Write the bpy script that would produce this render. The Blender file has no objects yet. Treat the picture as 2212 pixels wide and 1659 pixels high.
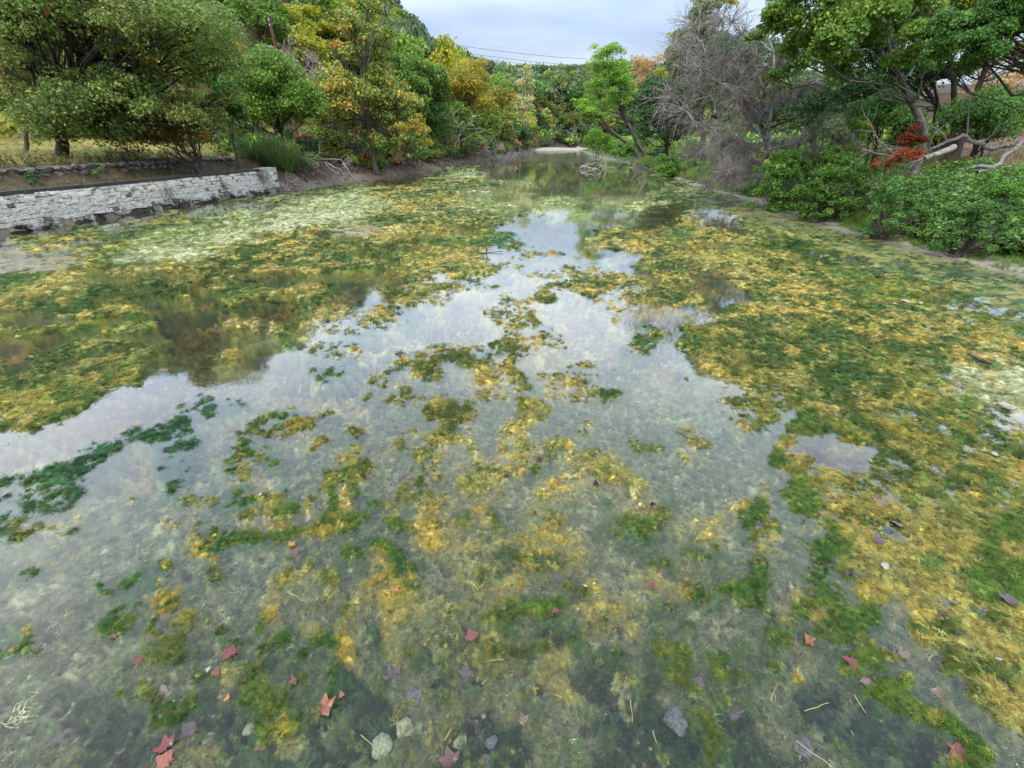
import bpy, math, random
import numpy as np
from mathutils import Vector, Matrix
R = math.radians
SC = bpy.context.scene
COL = SC.collection

# ------------------------------------------------------------------ camera
CH = 3.5                      # eye height above the water (standing on a low bridge)
PITCH = R(30.0)
HF = R(100.0)
cam_d = bpy.data.cameras.new('camera'); cam = bpy.data.objects.new('camera', cam_d); COL.objects.link(cam)
cam.location = (0, 0, CH); cam.rotation_euler = (math.pi/2 - PITCH, 0, 0)
cam_d.sensor_width = 36; cam_d.lens = 18/math.tan(HF/2); cam_d.clip_end = 3000; cam_d.clip_start = 0.05
SC.camera = cam

# ------------------------------------------------------------------ world, sun, exposure
SUN_EL, SUN_AZ = R(52), R(205)       # azimuth clockwise from +Y (behind the camera, a little to the left)
w = bpy.data.worlds.new('World'); SC.world = w; w.use_nodes = True
nt = w.node_tree; nt.nodes.clear()
def N(t, **k):
    n = nt.nodes.new(t)
    for a, b in k.items(): setattr(n, a, b)
    return n
def Lk(a, b): nt.links.new(a, b)
out = N('ShaderNodeOutputWorld'); add = N('ShaderNodeAddShader')
sky = N('ShaderNodeTexSky', sky_type='NISHITA', sun_disc=False, sun_elevation=SUN_EL, sun_rotation=SUN_AZ)
bg1 = N('ShaderNodeBackground'); bg1.inputs[1].default_value = 0.05
bg2 = N('ShaderNodeBackground'); bg2.inputs[1].default_value = 0.80
tc = N('ShaderNodeTexCoord'); sep = N('ShaderNodeSeparateXYZ'); Lk(tc.outputs['Generated'], sep.inputs[0])
# project the view direction on a flat cloud deck
za = N('ShaderNodeMath', operation='MAXIMUM'); Lk(sep.outputs['Z'], za.inputs[0]); za.inputs[1].default_value = 0.0
zb = N('ShaderNodeMath', operation='ADD'); Lk(za.outputs[0], zb.inputs[0]); zb.inputs[1].default_value = 0.16
dx = N('ShaderNodeMath', operation='DIVIDE'); Lk(sep.outputs['X'], dx.inputs[0]); Lk(zb.outputs[0], dx.inputs[1])
dy = N('ShaderNodeMath', operation='DIVIDE'); Lk(sep.outputs['Y'], dy.inputs[0]); Lk(zb.outputs[0], dy.inputs[1])
cmb = N('ShaderNodeCombineXYZ'); Lk(dx.outputs[0], cmb.inputs[0]); Lk(dy.outputs[0], cmb.inputs[1])
noi = N('ShaderNodeTexNoise'); noi.inputs['Scale'].default_value = 0.8; noi.inputs['Detail'].default_value = 7
noi.inputs['Roughness'].default_value = 0.5; noi.inputs['Distortion'].default_value = 0.35; Lk(cmb.outputs[0], noi.inputs['Vector'])
ramp = N('ShaderNodeValToRGB'); Lk(noi.outputs['Fac'], ramp.inputs[0])
e = ramp.color_ramp.elements; e[0].position = 0.36; e[0].color = (0.40, 0.50, 0.74, 1); e[1].position = 0.62; e[1].color = (0.84, 0.88, 0.96, 1)
m_ = ramp.color_ramp.elements.new(0.48); m_.color = (0.57, 0.66, 0.85, 1)
# an overcast sky is brighter overhead than near the horizon
gr = N('ShaderNodeMapRange', interpolation_type='SMOOTHSTEP'); Lk(za.outputs[0], gr.inputs[0]); gr.inputs[1].default_value = 0.12; gr.inputs[2].default_value = 0.42; gr.inputs[3].default_value = 0.56; gr.inputs[4].default_value = 2.5
gm = N('ShaderNodeMath', operation='MINIMUM'); Lk(gr.outputs[0], gm.inputs[0]); gm.inputs[1].default_value = 2.5
mulc = N('ShaderNodeVectorMath', operation='SCALE'); Lk(ramp.outputs[0], mulc.inputs[0]); Lk(gm.outputs[0], mulc.inputs['Scale'])
Lk(sky.outputs[0], bg1.inputs[0]); Lk(mulc.outputs[0], bg2.inputs[0])
Lk(bg1.outputs[0], add.inputs[0]); Lk(bg2.outputs[0], add.inputs[1]); Lk(add.outputs[0], out.inputs[0])

sd = bpy.data.lights.new('sun', 'SUN'); sd.energy = 1.5; sd.angle = R(10); sd.color = (1.0, 0.95, 0.86)
so = bpy.data.objects.new('sun', sd); COL.objects.link(so)
sv = Vector((math.sin(SUN_AZ)*math.cos(SUN_EL), math.cos(SUN_AZ)*math.cos(SUN_EL), math.sin(SUN_EL)))
so.rotation_euler = sv.to_track_quat('Z', 'Y').to_euler(); so.location = (0, -20, 40)
vs = SC.view_settings; vs.view_transform = 'Standard'; vs.look = 'None'; vs.exposure = 0.42; vs.gamma = 1; vs.use_curve_mapping = False
SC.cycles.max_bounces = 8; SC.cycles.transparent_max_bounces = 16; SC.cycles.diffuse_bounces = 3; SC.cycles.glossy_bounces = 3
SC.cycles.caustics_reflective = False; SC.cycles.caustics_refractive = False

# ------------------------------------------------------------------ survey helpers (photo points -> places in the world)
F = 928.0; CX = 1106.0; CY = 829.5
SP, CP = math.sin(PITCH), math.cos(PITCH)
def ray(px, py):
    u = px-CX; v = CY-py
    return np.array([u, F*CP+v*SP, -F*SP+v*CP])
def atz(px, py, z=0.0):
    d = ray(px, py); s = (z-CH)/d[2]
    return np.array([0, 0, CH])+d*s
def aty(px, py, Y):
    d = ray(px, py); return np.array([0, 0, CH])+d*(Y/d[1])

# ------------------------------------------------------------------ numpy noise
class Noise:
    def __init__(s, seed):
        r = np.random.RandomState(seed); s.t = r.rand(256, 256).astype(np.float32)*2-1
    def at(s, x, y):
        xi = np.floor(x).astype(np.int64); yi = np.floor(y).astype(np.int64); fx = x-xi; fy = y-yi
        fx = fx*fx*(3-2*fx); fy = fy*fy*(3-2*fy)
        a = s.t[yi & 255, xi & 255]; b = s.t[yi & 255, (xi+1) & 255]; c = s.t[(yi+1) & 255, xi & 255]; d = s.t[(yi+1) & 255, (xi+1) & 255]
        return (a*(1-fx)+b*fx)*(1-fy)+(c*(1-fx)+d*fx)*fy
def fbm(n, x, y, sc, octv=4, gain=0.55):
    o = 0; a = 1; t = 0
    for i in range(octv):
        ang = 0.6*i+0.3; ca, sa = math.cos(ang), math.sin(ang)
        o = o+a*n.at((x*ca-y*sa)/sc+17.3*i, (x*sa+y*ca)/sc+9.1*i); t += a; a *= gain; sc *= 0.5
    return o/t*1.6
N1, N2, N3, N4 = Noise(1), Noise(2), Noise(3), Noise(4)
def sstep(a, b, x):
    t = np.clip((x-a)/(b-a), 0, 1); return t*t*(3-2*t)

# ------------------------------------------------------------------ object helpers
def tag(o, label=None, cat=None, group=None, kind=None):
    if label: o['label'] = label
    if cat: o['category'] = cat
    if group: o['group'] = group
    if kind: o['kind'] = kind
    return o
def npmesh(name, V, faces, mat=None, col=None, smooth=False, uv=None):
    """V (n,3); faces = (m,k) int array or list of such arrays."""
    if not isinstance(faces, list) or not hasattr(faces[0][0], '__len__'): faces = [faces]
    faces = [np.asarray(f, dtype=np.int32) for f in faces if len(f)]
    me = bpy.data.meshes.new(name)
    V = np.asarray(V, dtype=np.float32)
    me.vertices.add(len(V)); me.vertices.foreach_set('co', V.ravel())
    loops = np.concatenate([f.ravel() for f in faces]); tot = np.concatenate([np.full(len(f), f.shape[1], np.int32) for f in faces])
    st = np.concatenate([[0], np.cumsum(tot)[:-1]]).astype(np.int32)
    me.loops.add(len(loops)); me.loops.foreach_set('vertex_index', loops)
    me.polygons.add(len(tot)); me.polygons.foreach_set('loop_start', st); me.polygons.foreach_set('loop_total', tot)
    if smooth: me.polygons.foreach_set('use_smooth', np.ones(len(tot), bool))
    if col is not None:
        c = np.ones((len(V), 4), np.float32); c[:, :3] = col
        a = me.color_attributes.new('Col', 'FLOAT_COLOR', 'POINT'); a.data.foreach_set('color', c.ravel())
    me.update(calc_edges=True)
    if mat: me.materials.append(mat)
    return me
def obj(name, me, parent=None, loc=None):
    o = bpy.data.objects.new(name, me); COL.objects.link(o)
    if parent: o.parent = parent
    if loc is not None: o.location = loc
    return o
def empty(name, loc=(0, 0, 0), rz=0):
    o = bpy.data.objects.new(name, None); COL.objects.link(o); o.location = loc; o.rotation_euler = (0, 0, rz); o.empty_display_size = 0.2
    return o
def copy_tree(o, parent=None):
    c = o.copy(); COL.objects.link(c)
    if parent: c.parent = parent
    for ch in list(o.children): copy_tree(ch, c)
    return c

# ------------------------------------------------------------------ materials
def newmat(name):
    m = bpy.data.materials.new(name); m.use_nodes = True; t = m.node_tree; t.nodes.clear()
    return m, t
def nd(t, typ, **k):
    n = t.nodes.new(typ)
    for a, b in k.items():
        if a.startswith('i_'): n.inputs[a[2:].replace('_', ' ')].default_value = b
        else: setattr(n, a, b)
    return n
def leaf_mat(name, transl=0.35, rough=0.55, inst=False, spec=0.3, vary=0.18):
    m, t = newmat(name); L = t.links.new
    o = nd(t, 'ShaderNodeOutputMaterial'); at = nd(t, 'ShaderNodeAttribute', attribute_name='Col')
    if inst: at.attribute_type = 'INSTANCER'
    oi = nd(t, 'ShaderNodeObjectInfo'); mr = nd(t, 'ShaderNodeMapRange'); mr.inputs[3].default_value = 1-vary; mr.inputs[4].default_value = 1+vary
    L(oi.outputs['Random'], mr.inputs[0])
    hs = nd(t, 'ShaderNodeHueSaturation'); L(at.outputs['Color'], hs.inputs['Color']); L(mr.outputs[0], hs.inputs['Value'])
    p = nd(t, 'ShaderNodeBsdfPrincipled'); p.inputs['Roughness'].default_value = rough; p.inputs['Specular IOR Level'].default_value = spec
    L(hs.outputs[0], p.inputs['Base Color'])
    tr = nd(t, 'ShaderNodeBsdfTranslucent'); L(hs.outputs[0], tr.inputs['Color'])
    mx = nd(t, 'ShaderNodeMixShader'); mx.inputs[0].default_value = transl
    L(p.outputs[0], mx.inputs[1]); L(tr.outputs[0], mx.inputs[2]); L(mx.outputs[0], o.inputs[0])
    return m
def rough_mat(name, c1, c2, scale=6, rough=0.85, bump=0.3, detail=6, c3=None, stretch=None, p1=0.35, p2=0.65, dist=0.02, spec=0.25):
    m, t = newmat(name); L = t.links.new
    o = nd(t, 'ShaderNodeOutputMaterial'); p = nd(t, 'ShaderNodeBsdfPrincipled'); p.inputs['Roughness'].default_value = rough; p.inputs['Specular IOR Level'].default_value = spec
    tc = nd(t, 'ShaderNodeTexCoord'); mp = nd(t, 'ShaderNodeMapping'); L(tc.outputs['Object'], mp.inputs[0])
    if stretch: mp.inputs['Scale'].default_value = stretch
    oi = nd(t, 'ShaderNodeObjectInfo'); va = nd(t, 'ShaderNodeVectorMath', operation='ADD'); L(mp.outputs[0], va.inputs[0])
    sc_ = nd(t, 'ShaderNodeMath', operation='MULTIPLY'); sc_.inputs[1].default_value = 37.0; L(oi.outputs['Random'], sc_.inputs[0]); L(sc_.outputs[0], va.inputs[1])
    n = nd(t, 'ShaderNodeTexNoise'); n.inputs['Scale'].default_value = scale; n.inputs['Detail'].default_value = detail; n.inputs['Roughness'].default_value = 0.62
    L(va.outputs[0], n.inputs['Vector'])
    r = nd(t, 'ShaderNodeValToRGB'); L(n.outputs['Fac'], r.inputs[0]); e = r.color_ramp.elements
    e[0].position = p1; e[0].color = (*c1, 1); e[1].position = p2; e[1].color = (*c2, 1)
    if c3: k = e.new(min(0.98, p2+0.12)); k.color = (*c3, 1)
    L(r.outputs[0], p.inputs['Base Color'])
    b = nd(t, 'ShaderNodeBump'); b.inputs['Strength'].default_value = bump; b.inputs['Distance'].default_value = dist; L(n.outputs['Fac'], b.inputs['Height']); L(b.outputs[0], p.inputs['Normal'])
    L(p.outputs[0], o.inputs[0])
    return m
def attr_mat(name, rough=0.8, scale=20, lo=0.75, hi=1.25, bump=0.3, dist=0.02, spec=0.2, detail=5):
    """vertex colour of the thing itself x fine procedural grain"""
    m, t = newmat(name); L = t.links.new
    o = nd(t, 'ShaderNodeOutputMaterial'); p = nd(t, 'ShaderNodeBsdfPrincipled'); p.inputs['Roughness'].default_value = rough; p.inputs['Specular IOR Level'].default_value = spec
    at = nd(t, 'ShaderNodeAttribute', attribute_name='Col'); ge = nd(t, 'ShaderNodeNewGeometry')
    n = nd(t, 'ShaderNodeTexNoise'); n.inputs['Scale'].default_value = scale; n.inputs['Detail'].default_value = detail; n.inputs['Roughness'].default_value = 0.7; L(ge.outputs['Position'], n.inputs['Vector'])
    mr = nd(t, 'ShaderNodeMapRange'); mr.inputs[1].default_value = 0.3; mr.inputs[2].default_value = 0.7; mr.inputs[3].default_value = lo; mr.inputs[4].default_value = hi; L(n.outputs['Fac'], mr.inputs[0])
    vm = nd(t, 'ShaderNodeVectorMath', operation='SCALE'); L(at.outputs['Color'], vm.inputs[0]); L(mr.outputs[0], vm.inputs['Scale']); L(vm.outputs[0], p.inputs['Base Color'])
    b = nd(t, 'ShaderNodeBump'); b.inputs['Strength'].default_value = bump; b.inputs['Distance'].default_value = dist; L(n.outputs['Fac'], b.inputs['Height']); L(b.outputs[0], p.inputs['Normal'])
    L(p.outputs[0], o.inputs[0])
    return m
M_LEAF = leaf_mat('foliage')
M_LEAF_I = leaf_mat('foliage_scattered', inst=True, transl=0.3)
M_BARK = rough_mat('bark_grey_brown', (0.045, 0.035, 0.028), (0.17, 0.14, 0.11), scale=5, stretch=(3, 3, 0.7), bump=0.6)
M_BARKD = rough_mat('bark_dark', (0.018, 0.015, 0.012), (0.085, 0.07, 0.055), scale=5, stretch=(3, 3, 0.7), bump=0.6)
M_BARKL = rough_mat('bark_pale_lichen', (0.06, 0.05, 0.04), (0.20, 0.18, 0.15), scale=4, c3=(0.42, 0.41, 0.36), bump=0.6)
M_DEAD = rough_mat('dead_wood_grey', (0.17, 0.145, 0.125), (0.42, 0.37, 0.325), scale=3, bump=0.3)
M_DRIFT = rough_mat('driftwood_bleached', (0.24, 0.19, 0.16), (0.60, 0.53, 0.46), scale=4, bump=0.3)
M_WHITEB = rough_mat('bark_white', (0.30, 0.28, 0.24), (0.70, 0.68, 0.62), scale=2, bump=0.2)

# ------------------------------------------------------------------ tubes
def tubes(segs, n=5):
    """segs: list/array of (x0,y0,z0,r0,x1,y1,z1,r1) -> verts, quads"""
    S = np.asarray(segs, dtype=np.float64).reshape(-1, 8)
    a = S[:, 0:3]; ra = S[:, 3]; b = S[:, 4:7]; rb = S[:, 7]
    d = b-a; L = np.linalg.norm(d, axis=1, keepdims=True)+1e-9; d = d/L
    b = b+d*np.minimum(rb, L[:, 0]*0.3)[:, None]*0.5
    ref = np.where(np.abs(d[:, 2:3]) > 0.9, np.array([[1., 0, 0]]), np.array([[0, 0, 1.]]))
    u = np.cross(d, ref); u /= np.linalg.norm(u, axis=1, keepdims=True)+1e-9; v = np.cross(d, u)
    th = np.arange(n)*2*math.pi/n
    ring = u[:, None, :]*np.cos(th)[None, :, None]+v[:, None, :]*np.sin(th)[None, :, None]
    V = np.stack([a[:, None]+ring*ra[:, None, None], b[:, None]+ring*rb[:, None, None]], 1)  # S,2,n,3
    k = np.arange(n); k2 = (k+1) % n
    q = np.stack([k, k2, n+k2, n+k], 1)
    Q = (np.arange(len(S))*2*n)[:, None, None]+q[None]
    return V.reshape(-1, 3), Q.reshape(-1, 4)
def poly2seg(pts, r0, r1):
    n = len(pts)-1; out = []
    for i in range(n):
        ta = i/n; tb = (i+1)/n
        out.append((*pts[i], r0+(r1-r0)*ta, *pts[i+1], r0+(r1-r0)*tb))
    return out
def curve_pts(rng, a, b, n=6, sag=0.0, wob=0.08, bow=None):
    a = np.array(a, float); b = np.array(b, float); L = np.linalg.norm(b-a)
    P = []; off = np.zeros(3)
    bw = np.array(bow, float) if bow is not None else np.zeros(3)
    for i in range(n+1):
        t = i/n
        if 0 < i < n: off = off*0.6+rng.normal(0, wob*L/n*1.5, 3)
        else: off = np.zeros(3) if i == 0 else off*0
        p = a+(b-a)*t+off+bw*math.sin(math.pi*t)
        p[2] -= sag*L*math.sin(math.pi*t)
        P.append(p)
    return P
def twigs(rng, p0, d0, L, r, levels, seglen=0.35, spread=0.55, kids=(3, 5), grav=0.0, out=None, up=0.0, shrink=0.55):
    """recursive bare branching; returns segment list"""
    if out is None: out = []
    n = max(2, int(L/seglen)); n = min(n, 7); p = np.array(p0, float); d = np.array(d0, float); d /= np.linalg.norm(d)
    pts = [p.copy()]; ds = [d.copy()]
    for i in range(n):
        d = d+rng.normal(0, 0.16, 3)+np.array([0, 0, up-grav]); d /= np.linalg.norm(d)
        p = p+d*L/n; pts.append(p.copy()); ds.append(d.copy())
    out.extend(poly2seg(pts, r, r*0.35))
    if levels > 0:
        for k in range(rng.randint(kids[0], kids[1]+1)):
            t = rng.uniform(0.2, 1.0); i = min(n, int(t*n)+0)
            s = rng.normal(0, 1, 3); s -= s.dot(ds[i])*ds[i]; s /= np.linalg.norm(s)+1e-9
            nd_ = ds[i]*(1-spread)+s*spread
            twigs(rng, pts[i], nd_, L*shrink*rng.uniform(0.7, 1.25), r*(1-0.6*t)*0.6, levels-1, seglen*0.7, spread, kids, grav, out, up, shrink)
    return out

# ------------------------------------------------------------------ foliage crowns
def srgb(*c):
    return tuple(((x/255)/12.92 if x/255 <= 0.04045 else ((x/255+0.055)/1.055)**2.4) for x in c)
def leaves_at(rng, P, nrm, size, pal, wts, aspect=0.6, tint=0.22, star=False):
    n = len(P)
    nrm = nrm/(np.linalg.norm(nrm, axis=1, keepdims=True)+1e-9)
    a = rng.normal(0, 1, (n, 3)); u = np.cross(nrm, a); u /= np.linalg.norm(u, axis=1, keepdims=True)+1e-9; v = np.cross(nrm, u)
    s = size*rng.uniform(0.6, 1.35, n)[:, None]
    V = np.stack([P-u*s*0.5, P+v*s*0.5*aspect+nrm*s*0.06-u*s*0.06, P+u*s*0.5, P-v*s*0.5*aspect-u*s*0.06-nrm*s*0.05], 1)
    Fq = np.arange(n*4).reshape(n, 4)
    pal = np.array(pal); idx = rng.choice(len(pal), n, p=np.array(wts)/sum(wts))
    c = pal[idx]*(1+rng.uniform(-tint, tint, (n, 1)))
    return V.reshape(-1, 3), Fq, np.repeat(c, 4, axis=0)
def crown(rng, lobes, nleaf, size, pal, wts, aspect=0.6, up=0.45, rnd=0.75, fill=0.35, lobe_col=0.5, accents=None):
    """lobes: list of (cx,cy,cz,rx,rz). leaves mostly on the shells. lobe_col = how much each lobe has its own palette colour"""
    L = np.array(lobes, float); area = L[:, 3]**1.6*L[:, 4]**0.4; cnt = np.maximum(6, (nleaf*area/area.sum()).astype(int))
    Vs, Fs, Cs = [], [], []; base = 0
    pal = np.array(pal, float); wts = np.array(wts, float)/sum(wts)
    for li, (l, c) in enumerate(zip(L, cnt)):
        d = rng.normal(0, 1, (c, 3)); d[:, 2] = np.where(d[:, 2] < -0.75, -d[:, 2]*0.6, d[:, 2]); d /= np.linalg.norm(d, axis=1, keepdims=True)
        # sub clumps inside a lobe
        k = max(3, int(c/45)); cc = rng.normal(0, 1, (k, 3)); cc[:, 2] = np.abs(cc[:, 2])*0.9-0.25; cc /= np.linalg.norm(cc, axis=1, keepdims=True)
        which = rng.randint(0, k, c); pull = rng.uniform(0.35, 0.8, c)[:, None]
        d2 = d*(1-pull)+cc[which]*pull; d2 /= np.linalg.norm(d2, axis=1, keepdims=True)
        rr = np.where(rng.rand(c) < fill, rng.uniform(0.2, 0.9, c), rng.normal(0.97, 0.09, c))[:, None]
        P = l[None, :3]+d2*rr*np.array([l[3], l[3], l[4]])
        nr = d2*0.6+np.array([0, 0, up])+rng.normal(0, rnd, (c, 3))
        w2 = wts.copy()
        if lobe_col > 0:
            j = rng.choice(len(wts), p=wts); w2 = wts*(1-lobe_col); w2[j] += lobe_col
        p2, ww = pal, w2
        if accents and rng.rand() < accents[0]:
            p2 = np.array([accents[1]]); ww = np.array([1.0])
            cutc = max(6, int(c*accents[2])); P = l[None, :3]+(P[:cutc]-l[None, :3])*0.9; nr = nr[:cutc]
            V2, F2, C2 = leaves_at(rng, P, nr, size*1.1, p2, ww, aspect); 
        else:
            V2, F2, C2 = leaves_at(rng, P, nr, size, p2, ww, aspect)
        Vs.append(V2); Fs.append(F2+base); Cs.append(C2); base += len(V2)
    return np.concatenate(Vs), np.concatenate(Fs), np.concatenate(Cs)
def lobes_in(rng, c, r, n, lr=(0.28, 0.42), flat=0.8, shell=0.75, zmin=-0.7):
    """n lobes spread through an ellipsoid centred c radii r"""
    out = []
    r = np.array(r, float)
    gi = 0
    while len(out) < n and gi < n*60:
        gi += 1
        d = rng.normal(0, 1, 3); d /= np.linalg.norm(d)
        if d[2] < zmin: continue
        q = rng.uniform(shell-0.25, shell+0.12) if rng.rand() < 0.8 else rng.uniform(0.1, shell)
        p = np.array(c)+d*r*q; rl = rng.uniform(*lr)*min(r[0], r[1])
        if all(np.linalg.norm((p-np.array(o[:3]))/r) > 0.22 for o in out) or rng.rand() < 0.25:
            out.append((*p, rl, rl*flat))
    return out
def limbs_to(rng, trunk_pts, lobes, r0, frac=0.8, t0=0.35, n=6, wob=0.12, rtw=0.02):
    """limbs from the trunk polyline to lobe centres + short twigs in each lobe"""
    segs = []; T = np.array(trunk_pts); m = len(T)-1
    for l in lobes:
        if rng.rand() > frac: continue
        c = np.array(l[:3]); zz = t0+(1-t0)*rng.rand()
        k = zz*m; i = min(m-1, int(k)); a = T[i]+(T[i+1]-T[i])*(k-i)
        if a[2] > c[2]+l[4]*0.5: k = t0*m; i = min(m-1, int(k)); a = T[i]+(T[i+1]-T[i])*(k-i)
        rr = r0*(1-0.7*zz)*0.36
        P = curve_pts(rng, a, c, n, sag=-0.05, wob=wob, bow=(0, 0, -0.06*np.linalg.norm(c-a)))
        segs += poly2seg(P, rr, rtw)
        for q in range(4):
            d = rng.normal(0, 1, 3); d[2] = abs(d[2])*0.6; d /= np.linalg.norm(d)
            P2 = curve_pts(rng, P[-2], c+d*np.array([l[3], l[3], l[4]])*0.9, 3, wob=0.15)
            segs += poly2seg(P2, rtw*1.1, rtw*0.4)
    return segs
# ================================================================== SETTING
WALL_A = atz(-160, 534)[:2]; WALL_B = atz(606, 412)[:2]      # foot of the retaining wall
RB = np.array([atz(*p)[:2] for p in [(2212, 588), (2050, 550), (1900, 512), (1760, 470), (1640, 434), (1560, 414), (1480, 389), (1400, 364), (1340, 350), (1300, 341), (1272, 333)]])
LB = np.array([atz(*p)[:2] for p in [(606, 412), (660, 411), (760, 394), (860, 378), (960, 364), (1040, 350), (1100, 343), (1142, 334)]])
RBy = np.concatenate([[-60], RB[:, 1], [140, 160, 180, 215, 300]]); RBx = np.concatenate([[15.5], RB[:, 0], [RB[-1, 0]+2, RB[-1, 0]+14, RB[-1, 0]+60, RB[-1, 0]+130, RB[-1, 0]+240]])
dw = (WALL_B-WALL_A)/np.linalg.norm(WALL_B-WALL_A)
w0 = WALL_A-dw*30
LBy = np.concatenate([[-60, w0[1], WALL_A[1]], LB[:, 1], [140, 160, 180, 215, 300]])
LBx = np.concatenate([[w0[0]-8, w0[0], WALL_A[0]], LB[:, 0], [LB[-1, 0]+3, LB[-1, 0]+9, LB[-1, 0]+36, LB[-1, 0]+110, LB[-1, 0]+220]])
def xR(y): return np.interp(y, RBy, RBx)
def xL(y): return np.interp(y, LBy, LBx)
def terrain(x, y):
    x = np.asarray(x, float); y = np.asarray(y, float)
    dr = (x-xR(y)); dl = np.maximum(xL(y)-x, (y-172)*1.5-4)
    # right bank
    near = 1-sstep(35, 55, y)
    zr = np.interp(dr, [-3, -1.2, 0, 1, 3, 9, 15, 24, 60, 300], [-0.75, -0.10, 0.035, 0.16, 0.75, 1.9, 2.9, 4.6, 5.2, 6])*near + \
         np.interp(dr, [-3, -0.6, 0, 1, 4, 10, 20, 60, 300], [-0.75, -0.12, 0.02, 0.2, 0.8, 1.4, 1.8, 2.2, 5])*(1-near)
    # left bank: terrace behind the wall, meadow, then the hill
    wl = 1-sstep(WALL_B[1]-0.1, WALL_B[1]+1.2, y)
    zl_w = np.interp(dl, [-3, 0.02, 0.22, 2.75, 3.0, 6, 25, 45], [-0.75, -0.6, 1.42, 1.50, 2.2, 2.4, 3.3, 3.9])
    zl_b = np.interp(dl, [-3, -0.6, 0, 0.6, 2.2, 5, 25, 45], [-0.75, -0.15, 0.02, 0.45, 1.1, 1.9, 3.2, 3.8])
    hon = np.interp(y, [0, 40, 55, 75, 110], [34, 30, 22, 9, 5])      # where the hill starts
    hill = np.clip(dl-hon, 0, None); hs = np.interp(hill, [0, 12, 40, 90, 300], [0, 6.0, 24, 44, 60])
    cap = np.maximum(y*np.interp(x/np.maximum(y, 1), [-1, -.40, -.30, -.21, -.149, -.09, -.04, .02], [.6, .46, .36, .20, .150, .122, .095, .085])-3.0, 3.0)
    zl = zl_w*wl+zl_b*(1-wl); zl = zl+np.minimum(hs, np.maximum(cap-zl, 0))
    z = np.where(dr > dl, zr, zl)
    # far hill closing the valley
    far = sstep(178, 380, y+0.25*np.abs(x))*np.interp(x, [-400, 60, 130, 260], [1, 1, 0.55, 0.25])
    z = np.where(y > 176, np.maximum(z, (y-176)*.12), z)
    z = z*(1-far)+far*(33+0.012*np.minimum(y, 600))+sstep(165, 185, y)*1.2*(1-far)
    bump = fbm(N1, x, y, 9, 4)*0.25*sstep(3, 12, np.maximum(dr, dl))+fbm(N2, x, y, 60, 3)*3.5*sstep(200, 300, y)
    small = fbm(N3, x, y, 1.3, 3)*0.05*sstep(0.3, 2, np.maximum(dr, dl))
    return z+bump+small
def tz(x, y): return float(terrain(np.array([x]), np.array([y]))[0])

# ground sheet
ys = np.concatenate([np.arange(-60, 0, 4), np.arange(0, 60, 0.5), np.arange(60, 130, 1.2), np.arange(130, 260, 4), np.arange(260, 1400, 20)])
xs = np.concatenate([np.arange(-1200, -140, 20), np.arange(-140, -40, 2.5), np.arange(-40, 45, 0.5), np.arange(45, 140, 2.5), np.arange(140, 1200, 20)])
X, Y = np.meshgrid(xs, ys); Z = terrain(X, Y)
nx, ny = len(xs), len(ys)
ii = (np.arange(ny-1)[:, None]*nx+np.arange(nx-1)[None]).ravel()
Fg = np.stack([ii, ii+1, ii+nx+1, ii+nx], 1)
dr = X-xR(Y); dl = xL(Y)-X; dmx = np.maximum(dr, dl)
c_mud = np.array([.30, .25, .20]); c_soil = np.array([.075, .055, .035]); c_dry = np.array([.34, .27, .09]); c_green = np.array([.06, .13, .02]); c_lit = np.array([.15, .09, .055])
n1 = fbm(N2, X, Y, 3, 4)[..., None]; n2 = fbm(N4, X, Y, 1.2, 4)[..., None]
C = c_soil+0*X[..., None]
t = (1-sstep(0.3, 1.3, dmx))[..., None]; up_ = (np.clip(sstep(30, 60, Y)*.5+(dl > dr)*.5, 0, 1))[..., None]; cm = c_mud*(1-up_)+np.array([.12, .095, .06])*up_; t = t*(1-sstep(168, 174, Y))[..., None]; C = C*(1-t)+(cm*(1+0.35*n2))*t  # left and upstream mud darkened: tree shade and litter put into its colour
tl = (sstep(3.0, 6.0, dl)*(1-sstep(60, 80, Y))*(1-sstep(34, 44, dl)))[..., None]; cl = np.clip(0.65+0.6*n1, 0, 1); C = C*(1-tl)+(c_dry*cl+c_green*(1-cl))*tl
tg = (sstep(0.5, 1.1, dr)*(1-sstep(8, 10, dr)))[..., None]; C = C*(1-tg)+(np.array([.07, .12, .03])*(1+.4*n2))*tg
tr = (sstep(7, 10, dr)*(1-sstep(50, 70, Y)))[..., None]; C = C*(1-tr)+c_lit*(1+0.4*n2)*tr
tm = (sstep(0.3, 1.0, dl)*(1-sstep(2.6, 3.2, dl))*(1-sstep(33, 35, Y)))[..., None]; C = C*(1-tm)+(np.array([.105, .085, .05])*(1+0.5*n2))*tm
M_GROUND = attr_mat('ground_earth', rough=0.95, scale=6, lo=0.65, hi=1.35, bump=0.8, dist=0.05)
g = obj('ground', npmesh('ground', np.stack([X, Y, Z], -1).reshape(-1, 3), Fg, M_GROUND, C.reshape(-1, 3), smooth=True)); tag(g, 'earth banks, meadow and hillsides on both sides of the creek', kind='structure')

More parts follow.
